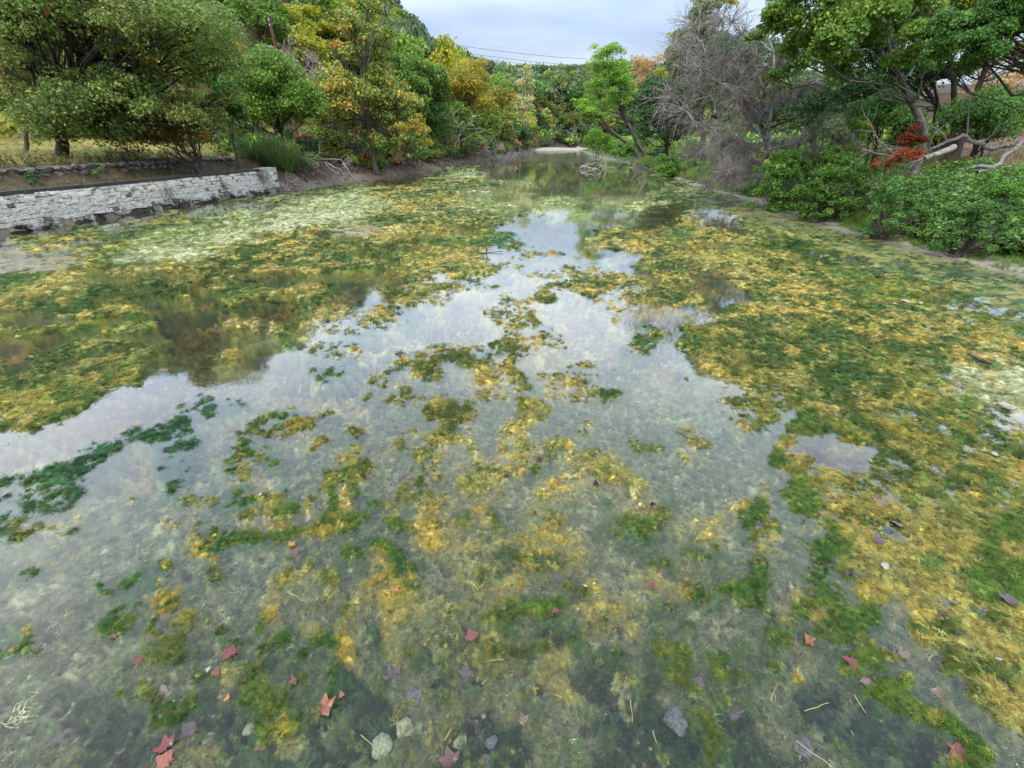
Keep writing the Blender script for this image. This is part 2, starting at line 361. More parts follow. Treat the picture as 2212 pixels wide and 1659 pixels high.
# ------------------------------------------------------------------ water weed survey: what grows where on the creek bed
MAPA = """
###############################nwwwwww##########################
############################nnwwwwwwwww#########################
############################nnkwwwwwwwww########################
######################nnnknnppwwwwwwwwwwnn######################
####################nnnkkknnnllaawwwwwwwwnnn####################
##################nnlppyyyylyaawawwwwwwwwannn###################
##############nnnppppppyyyylyaawawaawaaaannnnn##################
#############nnnnnppppppyyyyyaaawaaawwaaannnkn##################
##########nnnnppnpppppplyyylylyabpaaawwawkknnnm#################
########lllllppppppppplyyyllylygkkkwwwakkkyykkmmmm##############
####llllllppppppppplymmmylllyggwwwwwbgyyyyggyykllkmmmm##########
#mlllllllpppppppyyyyyllyyllgglgbvwwwwoyyyyggyylllllkmmmm########
mmmllllgppppppylyyyyylyllkgglggbvvwwwoyyyyyyylllllllmmmmm#######
mmmmlllgppppplyylyyyyylkllyyyyowvvovwkkoyyyyylllllllkkmmmmm#####
mmmmmmggpyyyyyylllyyllllklyyyyyoowwwkkakkyyylyyllylllkkkmmmmm###
ymmmgyyyyyyyylllklllkkkllyyyyyywvwoyooowgykkyyylllyyggnkkkkmmmm#
ggglyyyyykklllklkkkkkkkkkyyyyywwwooyyoyywyyykkyylyyygglllkkkmmmm
gglyyyllllykkllkkllllkklyyyyyoowwwoyyyyowyylkkyylyyyylgggllkkmmm
lyyyllyyyylkkklglllllkkkyyyooowowoyoyyoyylylkkyllyyyyllgggnllkkk
lllgglllkkkkgkkgkkklkkkklyoowwwooowwwooyyyylkkylyyyylylgggnnlkkk
"""
MAPB = """
lllllllggkkkkkookkkvoovvvvwwwwooooowwwowwwwkoyyyyyyyylylllllggkk
glgggggglkkkkkoosovoooovvwwwwwwovvvwwwwvvvwgyyyyyyglyyylyyllylgg
kkklyyyyykkkkoyywwvovvvwwoovvvooyvvwwwwvvvwggyyyyylllgylyyllyyyy
klyyyyyyggkkkkwwwwwvvvwwoyyyyyooywwsosswwwwsoyyylylyllggyplyyypy
lyyyyyggglkkkwwwwwwvvwwoywoywoyovsoovsssswvsoyyvyylllyllggllppyp
yyggggkkkkkwbbwwwwwwwwosoosssooovsooovvssswssoyvyyylyylygglggppp
gggggkkkkkbbbbbsvvvooswsssyyosssyysssswssssssovgsggyyyyylgglllll
gkkkkkkkkbbbbwwvvvyssoossosyossoosssosswssssssovsgggglygglggllyy
wwwwwkbbbbbwwssvvssysossosyyossoyovosssvvssossssslkkkllyggllylll
wwwbbbbwbbbbssvvvvsssvgosyosooooyovoyyosssosssssgglkkyyylylgglyy
wwbbbbwwbbbvssvossssgoyyssoosyyoovsooyyysssssssswsglyoyyyglyygly
bbbbwwwwsssvovvvovsogovssyossyyossooossosssssssosggglylygyylyllg
vvbsssovssoossvoggosgosvosoyosossyysssvoovsssovgssggoylyylygyglg
bvoovsssssssvsooossggggsgvooovovsyyysssvgvooosvvgssogyylyyylgylgg
sssssssssssvvgggggggggssssooooyyyyyoosvvvsvvvssoosvvgllyyllllggg
sssssssssssvvsssssssssvggsssoooyyyyyosssvvosssvvsssgggyylylylggl
vvssssssvvssvssssoossgvovvssssoyossssssoosvvgggssssvvlyyylggyygg
svsssssvvsssssssoyoogssooyoooososssvvosssovvsvvssovvsvvyyyllyggg
sssssvvvvvvovossoossosooyyosooovgggsvooovvsssssvovvgvssyyyyllggg
ssssssvvsvsvsvssvosssvosoosoosvvsvsoooosssvssssvvsvovvggsoyyylyy
DsssDsvvssvvssvssvvososvovsoosovsDvsoososvsssvsvssvvvgvvssyyylyl
vvsssssssvvvssssvvsvvosssssvsvooyyDvsssssvvsvssvsssvsgvvssyyyyly
vvsssssvssssvvovssvssosvssDDssvssoysDvvsDvvsvvvssosssssgvsssyyyl
sssDDssssvssvssvsvssvDDDDssvsssssosDDDDvDsvvsssssDDDsvggssssyyll
DsDDDDDvsvvvDsDvssvsvDDDDDsssssssDooDDDDDsssvvsssDDDDDssvgssssyl
sDDDDDDDDsvvDDvvvvsvDsDDDssssDDssssssDDDDDvvvDDssDDDDDsgggssssyl
ssDDDDDDDsDDDDDvvvvDsDDDssssDDDDDsssDDDDDDDvvDDssssDDDDDDgggsssy
sssDDDDDDDDsDDDDvvDDDDDssssDDDDDDsssssDDDDDDvvDDssssvDDDDDDgggss
ssssDDDDDDsssDDDDDDDDDssssDDDDDDDssssDDDDDDDvvDDDDssssDDDDDDDggs
"""
# class: bed height, small-scale relief, large-scale relief, colour A, colour B, colour C, how much of C, silt
CL = {
 '#': (-.10, .03, .03, (.12,.12,.05), (.17,.15,.07), (.07,.09,.03), .3),
 'w': (-.26, .03, .03, (.16,.115,.03), (.085,.075,.025), (.23,.20,.11), .2),
 'k': (-.17, .05, .05, (.20,.105,.012), (.055,.04,.007), (.03,.045,.008), .42),
 's': (-.11, .040, .02, (.255,.235,.12), (.15,.16,.08), (.06,.085,.032), .44),
 'D': (-.15, .05, .02, (.03,.048,.02), (.065,.085,.035), (.19,.18,.08), .32),
 'y': (.020, .05, .06, (.48,.35,.065), (.33,.31,.085), (.085,.125,.018), .42),
 'o': (-.028, .065, .03, (.44,.32,.06), (.33,.30,.12), (.08,.12,.02), .32),
 'g': (.03, .045, .03, (.055,.13,.016), (.12,.19,.025), (.36,.30,.05), .22),
 'v': (-.022, .065, .03, (.045,.11,.015), (.13,.16,.028), (.38,.28,.04), .22),
 'b': (-.002, .055, .03, (.05,.13,.035), (.035,.10,.035), (.15,.22,.10), .2),
 'p': (.035, .04, .02, (.46,.46,.24), (.38,.40,.17), (.19,.26,.05), .34),
 'm': (.025, .012, .02, (.22,.195,.12), (.18,.165,.10), (.20,.19,.05), .40),
 'l': (.014, .05, .06, (.23,.26,.05), (.42,.33,.075), (.06,.115,.016), .44),
 'n': (.006, .035, .02, (.10,.14,.03), (.21,.20,.05), (.05,.085,.02), .36),
 'a': (-.065, .05, .10, (.60,.52,.25), (.42,.46,.17), (.25,.34,.12), .2),
}
def rows(s, n): 
    r = [x for x in s.strip().split('\n')]; assert len(r) == n, len(r)
    return [(x+x[-1]*64)[:64] for x in r]
GA = rows(MAPA, 20); GB = rows(MAPB, 29)
keys = list(CL); K = len(keys); ci = {k: i for i, k in enumerate(keys)}
ga = np.array([[ci[c] for c in r] for r in GA]); gb = np.array([[ci[c] for c in r] for r in GB])
def onehot(g): return np.eye(K, dtype=np.float32)[g]
sub_ = ga[9:, 48:]; sub_[sub_ == ci['k']] = ci['n']  # olive weed raised here stands in for the dark reflection of the bank
sub_ = gb[:3, 58:]; sub_[sub_ == ci['k']] = ci['n']  # same stand-in for the reflected bank, near the right edge
mm_ = ga[:, 46:] == ci['m']; mm_[:, :-1] &= mm_[:, 1:].copy(); sub_ = ga[:, 46:]; sub_[mm_] = ci['n']   # only the outermost cells of the shore are bare mud
OA, OB = onehot(ga), onehot(gb)
def samp(O, fx, fy):
    h, w_ = O.shape[:2]; fx = np.clip(fx, 0, w_-1.001); fy = np.clip(fy, 0, h-1.001)
    xi = fx.astype(int); yi = fy.astype(int); a = (fx-xi)[..., None]; b = (fy-yi)[..., None]
    return (O[yi, xi]*(1-a)+O[yi, xi+1]*a)*(1-b)+(O[yi+1, xi]*(1-a)+O[yi+1, xi+1]*a)*b
def classes(x, y):
    """survey weights at world position (x,y): the map cells are places on the water plane"""
    r = np.sqrt(x*x+y*y)
    wj = 0.035*r+0.05
    x2 = x+fbm(N1, x, y, 1.1, 4)*wj; y2 = y+fbm(N2, x, y, 1.1, 4)*wj*1.3
    x2 = x2+fbm(N3, x, y, .25, 3)*0.05; y2 = y2+fbm(N4, x, y, .25, 3)*0.05
    z = -CH; fw = y2*CP+(-z)*SP; up = y2*SP+z*CP; fw = np.maximum(fw, 0.05)
    u = (CX+x2/fw*F)/.75136; v = (CY-up/fw*F)/.75136
    wa = samp(OA, u/46-0.5, (v-420)/23-0.5); wb = samp(OB, u/46-0.5, (v-880)/46-0.5)
    t = sstep(868, 892, v)[..., None]
    return wa*(1-t)+wb*t
HH = np.array([CL[k][0] for k in keys]); A1 = np.array([CL[k][1] for k in keys]); A2 = np.array([CL[k][2] for k in keys])
CA = np.array([CL[k][3] for k in keys]); CB = np.array([CL[k][4] for k in keys]); CC = np.array([CL[k][5] for k in keys]); PC = np.array([CL[k][6] for k in keys])
def bed(x, y, colour=True):
    W = classes(x, y); W = W**1.5; W /= W.sum(-1, keepdims=True)
    r = np.sqrt(x*x+y*y)
    pn = W[..., ci['p']]+W[..., ci['a']]
    n_s = fbm(N1, x+3, y, .13, 4, .6); n_m = fbm(N2, x, y+5, .5, 4, .55); n_l = fbm(N3, x, y, 2.6, 3)
    far = sstep(8, 20, r)
    n_f = fbm(N4, x-1, y+1, .055, 2, .6)*(1-far)
    h = (W@HH)+(W@A1)*(n_s*(1.0-0.45*far)+n_m*(0.45+0.8*far)+n_f*.45)*1.3+(W@A2)*n_l
    # winding channels through the left hand mats
    ch = (1-sstep(.015, .085, np.abs(fbm(N3, x*.55+y*.25, y*1.15-x*.1, 3.6, 4)+.04)))*sstep(1.0, -2.5, x+.12*y)*sstep(5, 8, y)*(1-sstep(22, 30, y))
    h = h-.27*ch*(1-pn*.8)
    # emergent mats are thin cushions, flattened at the surface
    cush = 0.014+0.045*np.clip(n_s*0.6+n_f*.4+0.45, 0, 1)+0.012*far
    h = np.where(h > 0, np.minimum(h, 0.004)+np.minimum(h*0.35, cush*0.8)+0.010*np.clip(n_s, -0.3, 1)*sstep(0, .03, h), h)
    if not colour: return h, W
    fa = sstep(-.35, .35, fbm(N4, x, y, .35, 4, .7)+fbm(N1, x, y, 2.5, 2)*.5+n_f*.5)[..., None]
    q = fbm(N3, x-4, y+2, .40, 5, .7)*0.85+fbm(N2, x, y, 3.2, 2)*0.4+n_f*.3
    pc = sstep(0.12, 0.36, q-(0.45-(W@PC)*1.3))[..., None]
    c = ((W@CA)*fa+(W@CB)*(1-fa))*(1-pc)+(W@CC)*pc
    c = c*(1+0.35*n_s[..., None]+.35*n_f[..., None])
    # the winding channels are coloured a darker olive
    chm = (1-sstep(.02, .09, np.abs(fbm(N3, x*.55+y*.25, y*1.15-x*.1, 3.6, 4)+.04)))*sstep(1.0, -2.5, x+.12*y)*sstep(5, 8, y)*(1-sstep(22, 30, y)); c = c*(1-.75*chm[..., None])+np.array([.045, .045, .012])*.75*chm[..., None]
    return h, W, np.clip(c, .006, .9)
# polar sheet: fine close to the bridge, coarser far up the creek
NT, NR = 1020, 640
th = np.linspace(R(-75), R(75), NT)
vv = np.linspace(1760, 312, NR); kk = (CY-vv)/F; dep = PITCH-np.arctan(kk); rr = CH/np.tan(dep)
rr = np.maximum(rr, 0.25)
T_, R_ = np.meshgrid(th, rr); BX = np.sin(T_)*R_; BY = np.cos(T_)*R_
h, W, c = bed(BX, BY)
dri = BX-xR(BY); dle = xL(BY)-BX; dd = np.maximum(dri, dle)
inside_wall = BY < WALL_B[1]
shore = sstep(-.95, -.15, dri+.5*fbm(N2, BX, BY, 1.5, 3))*(1-.6*sstep(35, 60, BY)); wallz = (dle > dri) & (BY < WALL_B[1]); sh2 = sstep(-1.0, -.2, dle)*(~wallz)
s_ = np.maximum(shore, sh2); n5 = fbm(N1, BX, BY, .7, 4)
h = np.where((dri > -3.6) & (BY < 30), np.maximum(h, .008+.014*n5), h); h = h*(1-s_)+(.022+.02*n5)*s_; c = c*(1-s_[..., None])+(np.where((dri > dle)[..., None], np.array([.30, .25, .19]), np.array([.12, .10, .06]))*(1+.3*n5[..., None]))*s_[..., None]  # bed by the right bank lifted clear of the water to stop sky reflection
h = np.where(dd > 0.35, -0.75, h)
kill = dd.reshape(-1) > 1.2
ii = (np.arange(NR-1)[:, None]*NT+np.arange(NT-1)[None]).ravel()
Fb = np.stack([ii, ii+NT, ii+NT+1, ii+1], 1)
Fb = Fb[~(kill[Fb].all(1))]
used = np.zeros(NR*NT, bool); used[Fb.ravel()] = True; remap = np.cumsum(used)-1
Vb = np.stack([BX, BY, h], -1).reshape(-1, 3)[used]; Cb = c.reshape(-1, 3)[used]; Fb = remap[Fb]
M_WEED = attr_mat('water_weed', rough=0.65, scale=42, lo=0.55, hi=1.45, bump=0.7, dist=0.02, spec=0.35, detail=6)
o = obj('creek_bed', npmesh('creek_bed', Vb, Fb, M_WEED, Cb, smooth=True)); tag(o, 'silty creek bed with weed growing up to the surface', kind='structure')
# deeper bed under and beyond it
o = obj('creek_floor', npmesh('creek_floor', [(-70, -60, -.8), (60, -60, -.8), (60, 230, -.8), (-70, 230, -.8)], np.array([[0, 1, 2, 3]]), rough_mat('creek_silt', (.10, .09, .05), (.20, .18, .10), scale=2)))
tag(o, 'dark silt floor of the creek', kind='structure')

# ------------------------------------------------------------------ water
m, t = newmat('creek_water'); L = t.links.new
o_ = nd(t, 'ShaderNodeOutputMaterial'); gl = nd(t, 'ShaderNodeBsdfGlossy'); gl.inputs['Roughness'].default_value = 0.03; gl.inputs['Color'].default_value = (1, 1, 1, 1)
tr = nd(t, 'ShaderNodeBsdfTransparent'); tr.inputs['Color'].default_value = (0.90, 0.95, 0.90, 1)
df = nd(t, 'ShaderNodeBsdfDiffuse'); df.inputs['Color'].default_value = (0.20, 0.23, 0.20, 1)    # suspended silt
mxs = nd(t, 'ShaderNodeMixShader'); mxs.inputs[0].default_value = 0.025; L(tr.outputs[0], mxs.inputs[1]); L(df.outputs[0], mxs.inputs[2])
# reflectance rises towards grazing view
ge0 = nd(t, 'ShaderNodeNewGeometry'); dt = nd(t, 'ShaderNodeVectorMath', operation='DOT_PRODUCT'); L(ge0.outputs['Incoming'], dt.inputs[1])
ab = nd(t, 'ShaderNodeMath', operation='ABSOLUTE'); L(dt.outputs['Value'], ab.inputs[0]); om = nd(t, 'ShaderNodeMath', operation='SUBTRACT'); om.inputs[0].default_value = 1.0; L(ab.outputs[0], om.inputs[1])
pw = nd(t, 'ShaderNodeMath', operation='POWER'); pw.inputs[1].default_value = 3.1; L(om.outputs[0], pw.inputs[0]); fr = nd(t, 'ShaderNodeMath', operation='MULTIPLY_ADD'); fr.inputs[1].default_value = .96; fr.inputs[2].default_value = .017; fr.use_clamp = True; L(pw.outputs[0], fr.inputs[0])
mx = nd(t, 'ShaderNodeMixShader'); L(fr.outputs[0], mx.inputs[0]); L(mxs.outputs[0], mx.inputs[1]); L(gl.outputs[0], mx.inputs[2]); L(mx.outputs[0], o_.inputs[0])
ge = nd(t, 'ShaderNodeNewGeometry'); mp = nd(t, 'ShaderNodeMapping'); mp.inputs['Scale'].default_value = (1, 1, 1); L(ge.outputs['Position'], mp.inputs[0])
n = nd(t, 'ShaderNodeTexNoise'); n.inputs['Scale'].default_value = 2.2; n.inputs['Detail'].default_value = 4; n.inputs['Roughness'].default_value = 0.55; L(mp.outputs[0], n.inputs['Vector'])
# riffle far upstream
sx = nd(t, 'ShaderNodeSeparateXYZ'); L(ge.outputs['Position'], sx.inputs[0])
mr = nd(t, 'ShaderNodeMapRange'); mr.inputs[1].default_value = 70; mr.inputs[2].default_value = 80; mr.inputs[3].default_value = 0.035; mr.inputs[4].default_value = 0.9; L(sx.outputs['Y'], mr.inputs[0])
b = nd(t, 'ShaderNodeBump'); b.inputs['Distance'].default_value = 0.05; L(mr.outputs[0], b.inputs['Strength']); L(n.outputs['Fac'], b.inputs['Height'])
for x in (gl, df): L(b.outputs[0], x.inputs['Normal'])
L(b.outputs[0], dt.inputs[0])
M_WATER = m
o = obj('water', npmesh('water', [(-70, -60, 0), (60, -60, 0), (60, 230, 0), (-70, 230, 0)], np.array([[0, 1, 2, 3]]), M_WATER)); tag(o, 'still shallow creek water mirroring sky and trees', kind='structure')
# ------------------------------------------------------------------ scattering (for what nobody could count)
def scatter(name, P, protos, scale, rot, col, label, cat=None, pick=None):
    """one object: points carrying scale / rotation / colour, instances made by geometry nodes. protos = meshes"""
    P = np.asarray(P, np.float32); n = len(P)
    me = bpy.data.meshes.new(name); me.vertices.add(n); me.vertices.foreach_set('co', P.ravel())
    a = me.attributes.new('sc', 'FLOAT', 'POINT'); a.data.foreach_set('value', np.asarray(scale, np.float32))
    a = me.attributes.new('rot', 'FLOAT_VECTOR', 'POINT'); a.data.foreach_set('vector', np.asarray(rot, np.float32).ravel())
    c4 = np.ones((n, 4), np.float32); c4[:, :3] = col
    a = me.attributes.new('Col', 'FLOAT_COLOR', 'POINT'); a.data.foreach_set('color', c4.ravel())
    a = me.attributes.new('pick', 'INT', 'POINT'); a.data.foreach_set('value', np.asarray(pick if pick is not None else np.random.RandomState(5).randint(0, len(protos), n), np.int32))
    o = obj(name, me); mod = o.modifiers.new('scatter', 'NODES')
    g = bpy.data.node_groups.new(name+'_nodes', 'GeometryNodeTree'); mod.node_group = g
    g.interface.new_socket('Geometry', in_out='INPUT', socket_type='NodeSocketGeometry'); g.interface.new_socket('Geometry', in_out='OUTPUT', socket_type='NodeSocketGeometry')
    gi = g.nodes.new('NodeGroupInput'); go = g.nodes.new('NodeGroupOutput')
    join = g.nodes.new('GeometryNodeGeometryToInstance')
    for pm in protos:
        po = bpy.data.objects.new(pm.name, pm)
        oi = g.nodes.new('GeometryNodeObjectInfo'); oi.inputs['Object'].default_value = po; oi.transform_space = 'ORIGINAL'
        g.links.new(oi.outputs['Geometry'], join.inputs[0])
    ip = g.nodes.new('GeometryNodeInstanceOnPoints'); ip.inputs['Pick Instance'].default_value = True
    def na(nm, ty):
        x = g.nodes.new('GeometryNodeInputNamedAttribute'); x.data_type = ty; x.inputs['Name'].default_value = nm; return x
    g.links.new(gi.outputs[0], ip.inputs['Points']); g.links.new(join.outputs[0], ip.inputs['Instance'])
    g.links.new(na('sc', 'FLOAT').outputs['Attribute'], ip.inputs['Scale'])
    g.links.new(na('pick', 'INT').outputs['Attribute'], ip.inputs['Instance Index'])
    er = g.nodes.new('FunctionNodeEulerToRotation'); g.links.new(na('rot', 'FLOAT_VECTOR').outputs['Attribute'], er.inputs[0]); g.links.new(er.outputs[0], ip.inputs['Rotation'])
    g.links.new(ip.outputs[0], go.inputs[0])
    tag(o, label, cat, kind='stuff')
    return o
def proto(name, V, Fq, mat=M_LEAF_I):
    return npmesh(name, np.array(V), Fq, mat)
def blades(rng, n, L, wd, droop, spread, name, segs=2, up0=1.0, mat=M_LEAF_I):
    """tuft of n tapering blades"""
    V, Q = [], []
    for i in range(n):
        az = rng.uniform(0, 2*math.pi); el = rng.uniform(0.35, 1.0)*up0; l = L*rng.uniform(0.6, 1.15)
        d = np.array([math.cos(az), math.sin(az), 0.0]); s = np.array([-d[1], d[0], 0.0]); p = d*rng.uniform(0, .15)*spread*L; b = len(V)
        vdir = d*(1-el)*spread+np.array([0, 0, el]); vdir /= np.linalg.norm(vdir)
        for k in range(segs+1):
            t = k/segs; w_ = wd*(1-t*0.85)*0.5
            V += [p-s*w_, p+s*w_]
            p = p+vdir*l/segs; vdir = vdir+d*droop*0.5-np.array([0, 0, droop*(0.4+t)]); vdir /= np.linalg.norm(vdir)
        for k in range(segs): Q.append([b+2*k, b+2*k+1, b+2*k+3, b+2*k+2])
    return npmesh(name, np.array(V), np.array(Q), mat)
def sprig(rng, n, R_, wd, name, thick=0.25, mat=M_LEAF_I, curl=0.3):
    """flat rosette of short bent filaments, as pond weed lying at the surface"""
    V, Q = [], []
    for i in range(n):
        az = rng.uniform(0, 2*math.pi); l = R_*rng.uniform(0.35, 1.0); p = rng.normal(0, .22, 3)*R_; p[2] = abs(p[2])*thick
        b = len(V)
        for k in range(3):
            s = np.array([-math.sin(az), math.cos(az), rng.uniform(-.5, .5)]); w_ = wd*(1-k*0.38)*0.5
            V += [p-s*w_, p+s*w_]
            p = p+np.array([math.cos(az), math.sin(az), rng.uniform(-.3, .45)*thick*2])*l/2; az += rng.uniform(-1, 1)*curl*2
        for k in range(2): Q.append([b+2*k, b+2*k+1, b+2*k+3, b+2*k+2])
    return npmesh(name, np.array(V), np.array(Q), mat)
rg = np.random.RandomState(11)
P_WEED = [sprig(rg, 20, 1.1, .075, 'weed_sprig', curl=1.1, thick=.24) for _ in range(8)]+[sprig(rg, 12, .7, .17, 'weed_leaf_sprig', curl=.6, thick=.24)]

# ------------------------------------------------------------------ pond weed at and under the surface
def weed_points(n, seed, v0, v1, azmax=74):
    r_ = np.random.RandomState(seed)
    v = r_.uniform(v0, v1, n); k = (CY-v)/F; dep = PITCH-np.arctan(k); rr = CH/np.tan(dep); rr = np.maximum(rr, 0.3)
    az = r_.uniform(-R(azmax), R(azmax), n); x = np.sin(az)*rr; y = np.cos(az)*rr
    ok = (np.maximum(x-xR(y), xL(y)-x) < -0.35)
    return x[ok], y[ok], r_
EMG = np.array([{'y': 1, 'o': .6, 'g': 1, 'v': .6, 'b': .75, 'p': .9, 'l': 1, 'n': .25, 'a': .8, 's': .30, 'D': .34, 'k': .10, 'w': 0, 'm': .03, '#': 0}[k] for k in keys])
def weed_layer(name, n, seed, v0, v1, label, size=(0.006, .0060)):
    x, y, r_ = weed_points(n, seed, v0, v1)
    h, W = bed(x, y, False)
    em = W@EMG
    hs = sstep(-.14, -.01, h)
    keep = r_.rand(len(x)) < np.clip(em*hs*1.15, 0, 1)
    x, y, h, W = x[keep], y[keep], h[keep], W[keep]; n = len(x)
    Wc = W.copy(); Wc[:, ci['v']] += W[:, ci['D']]+.7*W[:, ci['s']]; Wc[:, ci['D']] = 0; Wc[:, ci['s']] *= .3
    W = Wc
    fa = (fbm(N4, x, y, .35, 4, .7)+fbm(N1, x, y, 2.5, 2)*.5+r_.normal(0, .35, n)) > 0
    q = fbm(N3, x-4, y+2, .40, 5, .7)*0.85+fbm(N2, x, y, 3.2, 2)*0.4+r_.normal(0, .18, n)
    pc = q > (0.58-(W@PC)*1.3)
    c = np.where(fa[:, None], W@CA, W@CB); c = np.where(pc[:, None], W@CC, c)
    c = c*np.exp(r_.normal(-.02, .24, (n, 1))+.30*fbm(N2, x, y, .09, 3)[:, None]); dk = r_.rand(n, 1) < .10; c = np.where(dk, c*np.array([.42, .5, .5]), c)
    d = np.sqrt(x*x+y*y+CH*CH); sc = (size[0]+size[1]*d)*np.exp(r_.normal(0, .22, n))
    z = np.where(h > -0.02, np.maximum(h, 0)+.004, h*0.55)
    rot = np.stack([r_.normal(0, .28, n), r_.normal(0, .28, n), r_.uniform(0, 6.28, n)], 1)
    scatter(name, np.stack([x, y, z], 1), P_WEED, sc, rot, np.clip(c, .004, .85), label)
weed_layer('pond_weed', 240000, 21, 900, 1760, 'tufts of gold and green pond weed breaking the near water surface')
weed_layer('floating_weed_mat', 260000, 22, 318, 905, 'broad floating mats of yellow green pond weed further up the creek', size=(.012, .0060))
# drowned filaments on the silt
x, y, r_ = weed_points(260000, 31, 620, 1760)
h, W = bed(x, y, False); wt = W[:, ci['s']]+.7*W[:, ci['D']]+.8*W[:, ci['k']]+.5*W[:, ci['v']]+.5*W[:, ci['o']]
kp = (r_.rand(len(x)) < wt*1.2*sstep(-.45, .35, fbm(N2, x, y, .35, 4, .7))) & (h < -.02); x, y, h, W = x[kp], y[kp], h[kp], W[kp]; n = len(x)
c = np.where(r_.rand(n, 1) < .5, W@CA, W@CB)*np.exp(r_.normal(.18, .35, (n, 1)))
d = np.sqrt(x*x+y*y+CH*CH)
scatter('drowned_algae', np.stack([x, y, h+.012], 1), P_WEED[:4], (0.010+.0062*d)*np.exp(r_.normal(0, .3, n)), np.stack([r_.normal(0, .3, n), r_.normal(0, .3, n), r_.uniform(0, 6.28, n)], 1), np.clip(c, .004, .8), 'brownish filaments of algae lying on the drowned silt')
# ================================================================== TREES
PAL = dict(
 oak=([(.065,.10,.022), (.10,.15,.03), (.15,.20,.045), (.22,.21,.06)], [3, 4, 3, 1]),
 green=([(.075,.14,.02), (.12,.20,.03), (.20,.28,.045)], [3, 4, 2]),
 dark=([(.03,.07,.02), (.05,.11,.03), (.085,.15,.045)], [3, 4, 2]),
 juniper=([(.035,.085,.018), (.06,.14,.022), (.10,.20,.03)], [3, 4, 2]),
 olive=([(.10,.12,.02), (.17,.18,.03), (.07,.10,.02)], [3, 2, 2]),
 greygreen=([(.10,.135,.065), (.15,.18,.09), (.07,.10,.045)], [3, 2, 2]),
 yellow=([(.34,.33,.025), (.25,.29,.03), (.44,.36,.03), (.14,.22,.03)], [4, 3, 2, 2]),
 gold=([(.36,.29,.03), (.30,.28,.035), (.22,.24,.035), (.38,.22,.03)], [4, 3, 2, 1]),
 orange=([(.52,.27,.03), (.55,.35,.06), (.40,.17,.03)], [3, 3, 1]),
 peach=([(.50,.33,.14), (.42,.24,.09), (.34,.26,.12)], [3, 2, 2]),
 lime=([(.16,.30,.03), (.26,.38,.05), (.10,.20,.025)], [3, 2, 2]),
 syc=([(.11,.17,.03), (.20,.23,.05), (.36,.29,.05), (.40,.22,.04), (.06,.11,.025)], [4, 4, 3, 1, 3]),
 tan=([(.36,.33,.14), (.28,.27,.11), (.22,.24,.09)], [3, 3, 2]),
 brown=([(.16,.10,.05), (.22,.14,.07), (.10,.07,.04)], [2, 2, 1]),
)
for _k, (_p, _w) in list(PAL.items()): PAL[_k] = ([tuple(min(.75, v*1.6) for v in c) for c in _p], _w)
def scale_at(px, py, Y):
    d = ray(px, py); return Y/d[1]
def build_tree(name, label, cat, Y, ells, pal, nleaf, size, base=None, tr=0.16, bark=None, group=None, seed=1, accents=None, aspect=.62, fill=.3, lr=(.3, .45), lobe_col=.45, extra_lobes=None, trunk_path=None, limb_frac=.8, flat=.8, bury=0.15, depth=1.0, rtw=.02, t0=.35, shell=.75, multi=1):
    """ells: (cx, cy, rx, ry, n) crown masses as surveyed in the photo, at forward distance Y"""
    rng = np.random.RandomState(seed)
    cx, cy = ells[0][:2]
    C0 = aty(cx, cy, Y)
    if base is None: bx, by = C0[0], Y
    else:
        b = aty(base[0], base[1], Y); bx, by = b[0], Y
    bz = tz(bx, by)-bury
    root = empty(name, (bx, by, bz)); O = np.array([bx, by, bz])
    lobes = []
    for el in ells:
        ex, ey, rx, ry, n = el[:5]; Yo = el[5] if len(el) > 5 else 0
        s = scale_at(ex, ey, Y+Yo); c = aty(ex, ey, Y+Yo)-O
        lobes += lobes_in(rng, c, (rx*s, rx*s*depth, ry*s), n, lr=lr, flat=flat, shell=shell)
    for l in (extra_lobes or []):
        ex, ey, rp = l[:3]; Yo = l[3] if len(l) > 3 else rng.uniform(-1, 1)
        s = scale_at(ex, ey, Y+Yo); c = aty(ex, ey, Y+Yo)-O; lobes.append((*c, rp*s, rp*s*flat))
    cc = C0-O
    if trunk_path is None:
        tp = curve_pts(rng, (0, 0, 0), cc+np.array([0, 0, ells[0][3]*scale_at(cx, cy, Y)*0.3]), 8, wob=.10)
    else:
        q = [aty(p[0], p[1], Y+(p[2] if len(p) > 2 else 0))-O for p in trunk_path]; tp = []
        for i in range(len(q)-1): tp += curve_pts(rng, q[i], q[i+1], 4, wob=.05)[:-1]
        tp.append(q[-1]); tp[0] = np.array([tp[0][0], tp[0][1], min(tp[0][2], 0.0)])
    segs = poly2seg(tp, tr, tr*.35); segs[0] = (*tp[0], tr*1.35, *segs[0][4:])
    for k in range(multi-1):
        e_ = np.array(lobes[rng.randint(len(lobes))][:3]); segs += poly2seg(curve_pts(rng, (rng.normal(0, .2), rng.normal(0, .2), 0), e_, 7, wob=.1), tr*.7, tr*.2)
    segs += limbs_to(rng, tp, lobes, tr, frac=limb_frac, rtw=rtw, t0=t0)
    V, Q = tubes(segs, 5)
    obj('trunk', npmesh(name+'_trunk', V, Q, bark or M_BARK, smooth=True), root)
    if nleaf:
        p, w_ = PAL[pal]
        V, Q, Cc = crown(rng, lobes, nleaf, size, p, w_, aspect=aspect, fill=fill, accents=accents, lobe_col=lobe_col)
        obj('crown', npmesh(name+'_crown', V, Q, M_LEAF, Cc), root)
    tag(root, label, cat, group)
    return root
T = build_tree
